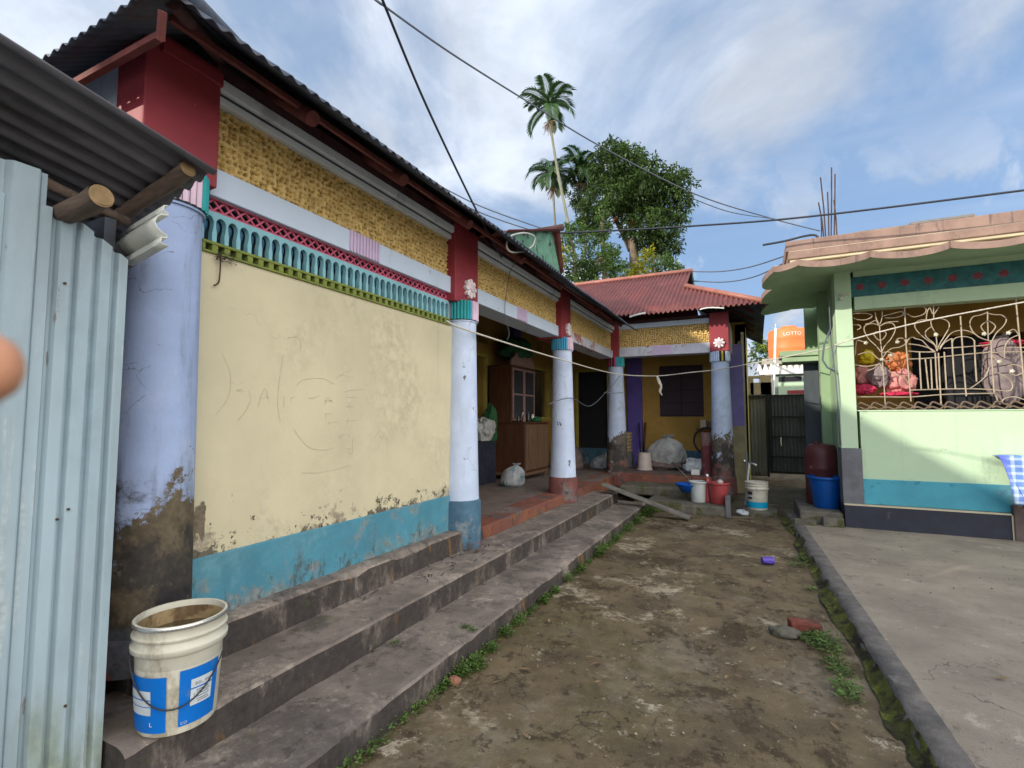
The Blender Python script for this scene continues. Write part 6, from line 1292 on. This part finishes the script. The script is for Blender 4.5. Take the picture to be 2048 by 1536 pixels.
tree('broadleaf_tree', 'tall dense dark green tree standing behind the red roof', 'tree', 25, [(1215, 330, 42), (1250, 320, 34), (1225, 300, 24), (1285, 345, 40), (1320, 370, 34), (1355, 365, 34), (1365, 400, 22), (1180, 355, 38), (1200, 400, 42), (1165, 400, 26), (1240, 390, 40), (1290, 400, 42), (1195, 440, 34), (1170, 450, 22), (1335, 410, 34), (1285, 450, 40), (1320, 455, 42), (1335, 490, 28), (1310, 490, 34), (1250, 425, 26), (1365, 425, 12), (1368, 440, 9), (1240, 300, 16), (1275, 310, 14), (1262, 398, 34), (1282, 372, 34), (1252, 360, 30), (1275, 425, 24)],
     'leaf', 0.21, 0.62, [([(tb.x, 25, 0), (tb.x, 25, 5), (1268, 505), (1266, 475), (1268, 445), (1272, 415)], 0.32, 0.10), ([(1262, 500), (1248, 470), (1232, 440), (1224, 420)], 0.18, 0.07), ([(1270, 430), (1300, 405), (1335, 388)], 0.08, 0.03), ([(1268, 440), (1245, 395), (1228, 355)], 0.08, 0.03), ([(1275, 470), (1310, 460), (1330, 440)], 0.1, 0.04)], (tb.x, 25, 0), 0.5,
     ('leafo', [(1231, 440, 5), (1268, 446, 4)]))
t2 = at(1208, 560, 'Y', 23)
tree('slender_tree', 'slender dark trunk wrapped in creeper left of the tall dense tree', 'tree', 23, [(1208, 462, 16), (1196, 475, 14), (1213, 505, 16), (1206, 520, 18), (1206, 432, 16), (1208, 412, 15), (1170, 470, 16), (1182, 488, 13)], 'leaf2', 0.2, 0.45, [([(t2.x, 23, 0), (t2.x, 23, 6), (1210, 540), (1207, 500), (1204, 460), (1206, 420)], 0.17, 0.09)], (t2.x, 23, 0), 0.4, ('leafdry', [(1210, 515, 8)]))
t3 = at(1150, 600, 'Y', 21)
tree('bush_tree', 'dark loose bushes left of the palm trunks behind the roofs', 'bush', 21, [(1130, 480, 22), (1150, 460, 20), (1120, 505, 16), (1160, 510, 26), (1185, 540, 30), (1150, 545, 26), (1125, 535, 20), (1205, 545, 26), (1230, 520, 24), (1240, 545, 28), (1215, 505, 20), (1175, 570, 22), (1140, 462, 14)], 'leaf2', 0.19, 0.40, [([(t3.x, 21, 0), (t3.x, 21, 5), (1150, 520), (1140, 480)], 0.12, 0.04), ([(t3.x+1, 21, 0), (t3.x+1.2, 21, 5), (1190, 540), (1205, 515)], 0.12, 0.04)], (t3.x, 21, 0), 0.3, ('leafy', [(1126, 500, 9), (1120, 515, 8), (1132, 525, 8)]))
t4 = at(1300, 590, 'Y', 19)
tree('croton_bush', 'yellow-green bush peeping over the red roof ridge', 'bush', 19, [(1320, 532, 22), (1345, 535, 17), (1300, 545, 18), (1355, 545, 12), (1330, 520, 12)], 'leaf2', 0.16, 0.45, [([(t4.x, 19, 0), (t4.x, 19, 4), (1310, 545), (1300, 515)], 0.1, 0.03)], (t4.x, 19, 0), 0.1, ('leafy', [(1278, 535, 16), (1290, 520, 15), (1270, 550, 13), (1298, 508, 10), (1285, 550, 14)]))
t5 = at(1520, 760, 'Y', 22)
tree('small_tree', 'bright green tree seen through the gap above the tin fence', 'tree', 22, [(1520, 700, 17), (1530, 690, 14), (1506, 722, 15), (1525, 735, 14), (1512, 690, 12), (1535, 712, 12)], 'leaf2', 0.2, 0.35, [([(t5.x, 22, 0), (1521, 745), (1522, 715)], 0.08, 0.04)], (t5.x, 22, 0), 0.2, ('leafy', [(1522, 690, 8), (1532, 696, 6)]))
def palm(label_, Y, base_px, crown_px, lean_px, fl, nfr, seed, sag=1.0):
    rr = random.Random(seed); c = at(*crown_px, 'Y', Y); bs_ = at(*base_px, 'Y', Y); mid = at(*lean_px, 'Y', Y)
    d0 = (bs_-mid); foot = Vector((bs_.x+(bs_.z/max(0.1, (mid.z-bs_.z)))*d0.x*0.6, Y, 0))
    T = thing('areca_palm', label_, 'palm tree', foot, 'areca palms behind the house')
    pts = catmull([foot, bs_, mid, c], 8); n_ = len(pts)
    b = MB(); b.tube(pts, [0.085-0.030*i/(n_-1) for i in range(n_)], 10); b.build('trunk', 'palmtrunk', T, smooth=True)
    b = MB(); b.tube([c-Vector((0, 0, 0.1)), c+Vector((0, 0, 0.5)), c+Vector((0, 0, 0.9))], [0.085, 0.10, 0.04], 10); b.build('crown_shaft', 'leaf2', T, smooth=True)
    for k in range(nfr):
        b = MB(); a = 2*pi*k/nfr+rr.uniform(-.25, .25); el = rr.uniform(0.1, 1.45) if k % 3 else rr.uniform(-0.5, 0.4); L = fl*rr.uniform(0.85, 1.1)
        rp = []; p_ = c+Vector((0, 0, 0.75)); e_ = el
        h_ = Vector((cos(a), sin(a), 0))
        for j in range(13):
            rp.append(p_.copy()); p_ = p_+(h_*cos(e_)+Vector((0, 0, sin(e_))))*L/12; e_ -= (0.055+0.014*j)*sag
        b.tube(rp, [0.028*(1-i/14) for i in range(13)], 5)
        side = Vector((0, 0, 1)).cross(h_)
        for j in range(1, 13):
            t = (rp[j]-rp[j-1]).normalized(); up_ = side.cross(t)*-1
            for sg in (-1, 1):
                for q_ in range(2):
                    p0_ = rp[j-1].lerp(rp[j], q_/2); ll_ = fl*0.36*(0.6+0.6*sin(pi*min(1, (j+q_/3)/13)))*rr.uniform(.85, 1.1)
                    d_ = (side*sg*0.75+t*0.75+up_*0.25+Vector((0, 0, -0.25))).normalized()
                    w_ = 0.042; e0 = p0_+d_*ll_*0.5; e1 = p0_+d_*ll_-Vector((0, 0, ll_*0.22))
                    nn = t.cross(d_).normalized().cross(d_)*w_
                    b.add([p0_, e0+nn, e1, e0-nn], [(0, 1, 2, 3)])
        b.build('frond', 'leafp', T)
    b = MB()
    for k in range(60):
        a = rr.uniform(0, 6.28); b.tube([c+Vector((0, 0, -0.05)), c+Vector((cos(a)*rr.uniform(.1, .4), sin(a)*rr.uniform(.1, .4), -rr.uniform(0.1, 0.7)))], 0.012, 4)
    b.build('fruit_cluster', 'leafdry', T)
palm('tallest slender areca palm with a round crown against the sky', 22, (1157, 565), (1099, 240), (1115, 340), 1.6, 11, 3)
palm('shorter areca palm half hidden beside the tallest palm', 24, (1114, 560), (1106, 372), (1110, 460), 1.55, 12, 5, 1.1)
palm('third areca palm crown merging with the tall dense tree', 24.7, (1172, 560), (1160, 364), (1166, 460), 1.4, 11, 9, 1.1)
# ================================================================== the photographer's hand: index fingertip just inside the left edge of view
HD = thing('hand', 'blurred fingertip of the photographer at the left edge', 'hand', CO)
hd = 0.085
tip = CO+FW*hd+RT*(hd*(-26-1024)/F)-UP*(hd*(742-768)/F)
palm_c = CO+FW*(hd*0.65)-RT*(0.215)-UP*0.02
def finger(root, tipp, r, bend, name):
    b = MB(); root = Vector(root); tipp = Vector(tipp); k = 40; pts = []; rs = []
    for i in range(k+1):
        t = i/k; pts.append(root.lerp(tipp, t)+FW*(bend*sin(pi*t)))
        rr_ = r*(1.18-0.22*t)*(1+0.05*cos(t*pi*5)); rs.append(rr_ if t < 0.93 else rr_*sqrt(max(0.02, 1-((t-0.93)/0.075)**2)))
    b.tube(pts, rs, 16); return b
fr_ = 0.0078
parts = MB()
fb = finger(palm_c+RT*0.035+UP*0.03, tip+RT*0.0022, fr_, 0.018, 'f'); parts.add(fb.v, fb.f)
for k, (du, ln) in enumerate(((0.010, 0.085), (-0.010, 0.082), (-0.030, 0.065))):
    r0_ = palm_c+RT*0.035+UP*du; fb = finger(r0_, r0_+RT*(ln*0.45)-FW*0.035-UP*0.004*k, 0.0078-0.0006*k, 0.030, 'f'); parts.add(fb.v, fb.f)
fb = finger(palm_c+UP*0.035-FW*0.01, palm_c+UP*0.045-FW*0.055+RT*0.03, 0.009, -0.012, 'f'); parts.add(fb.v, fb.f)
def palmf(u, v):
    th = pi*v; ph = 2*pi*u; s_ = lambda q_: math.copysign(abs(q_)**0.7, q_)
    return palm_c+RT*(0.046*s_(cos(th)))+UP*(0.042*s_(sin(th)*cos(ph)))+FW*(0.015*s_(sin(th)*sin(ph)))
parts.grid(palmf, 24, 12)
fb = MB(); fb.tube([palm_c-RT*0.03, palm_c-RT*0.10-UP*0.05, palm_c-RT*0.16-UP*0.12], [0.026, 0.024, 0.03], 16); parts.add(fb.v, fb.f)
ob = parts.build('palm_and_fingers', 'skin', HD, smooth=True)
rm = ob.modifiers.new('join', 'REMESH'); rm.mode = 'VOXEL'; rm.voxel_size = 0.0022; rm.use_smooth_shade = True
sm_ = ob.modifiers.new('smooth', 'SMOOTH'); sm_.factor = 0.5; sm_.iterations = 4
b = MB(); b.lump(tip-RT*0.004-FW*0.0062, 0.0055, 0.0016, 0.0050, 0, 0.0, 10, flat=False); b.build('fingernail', 'nail', HD, smooth=True)
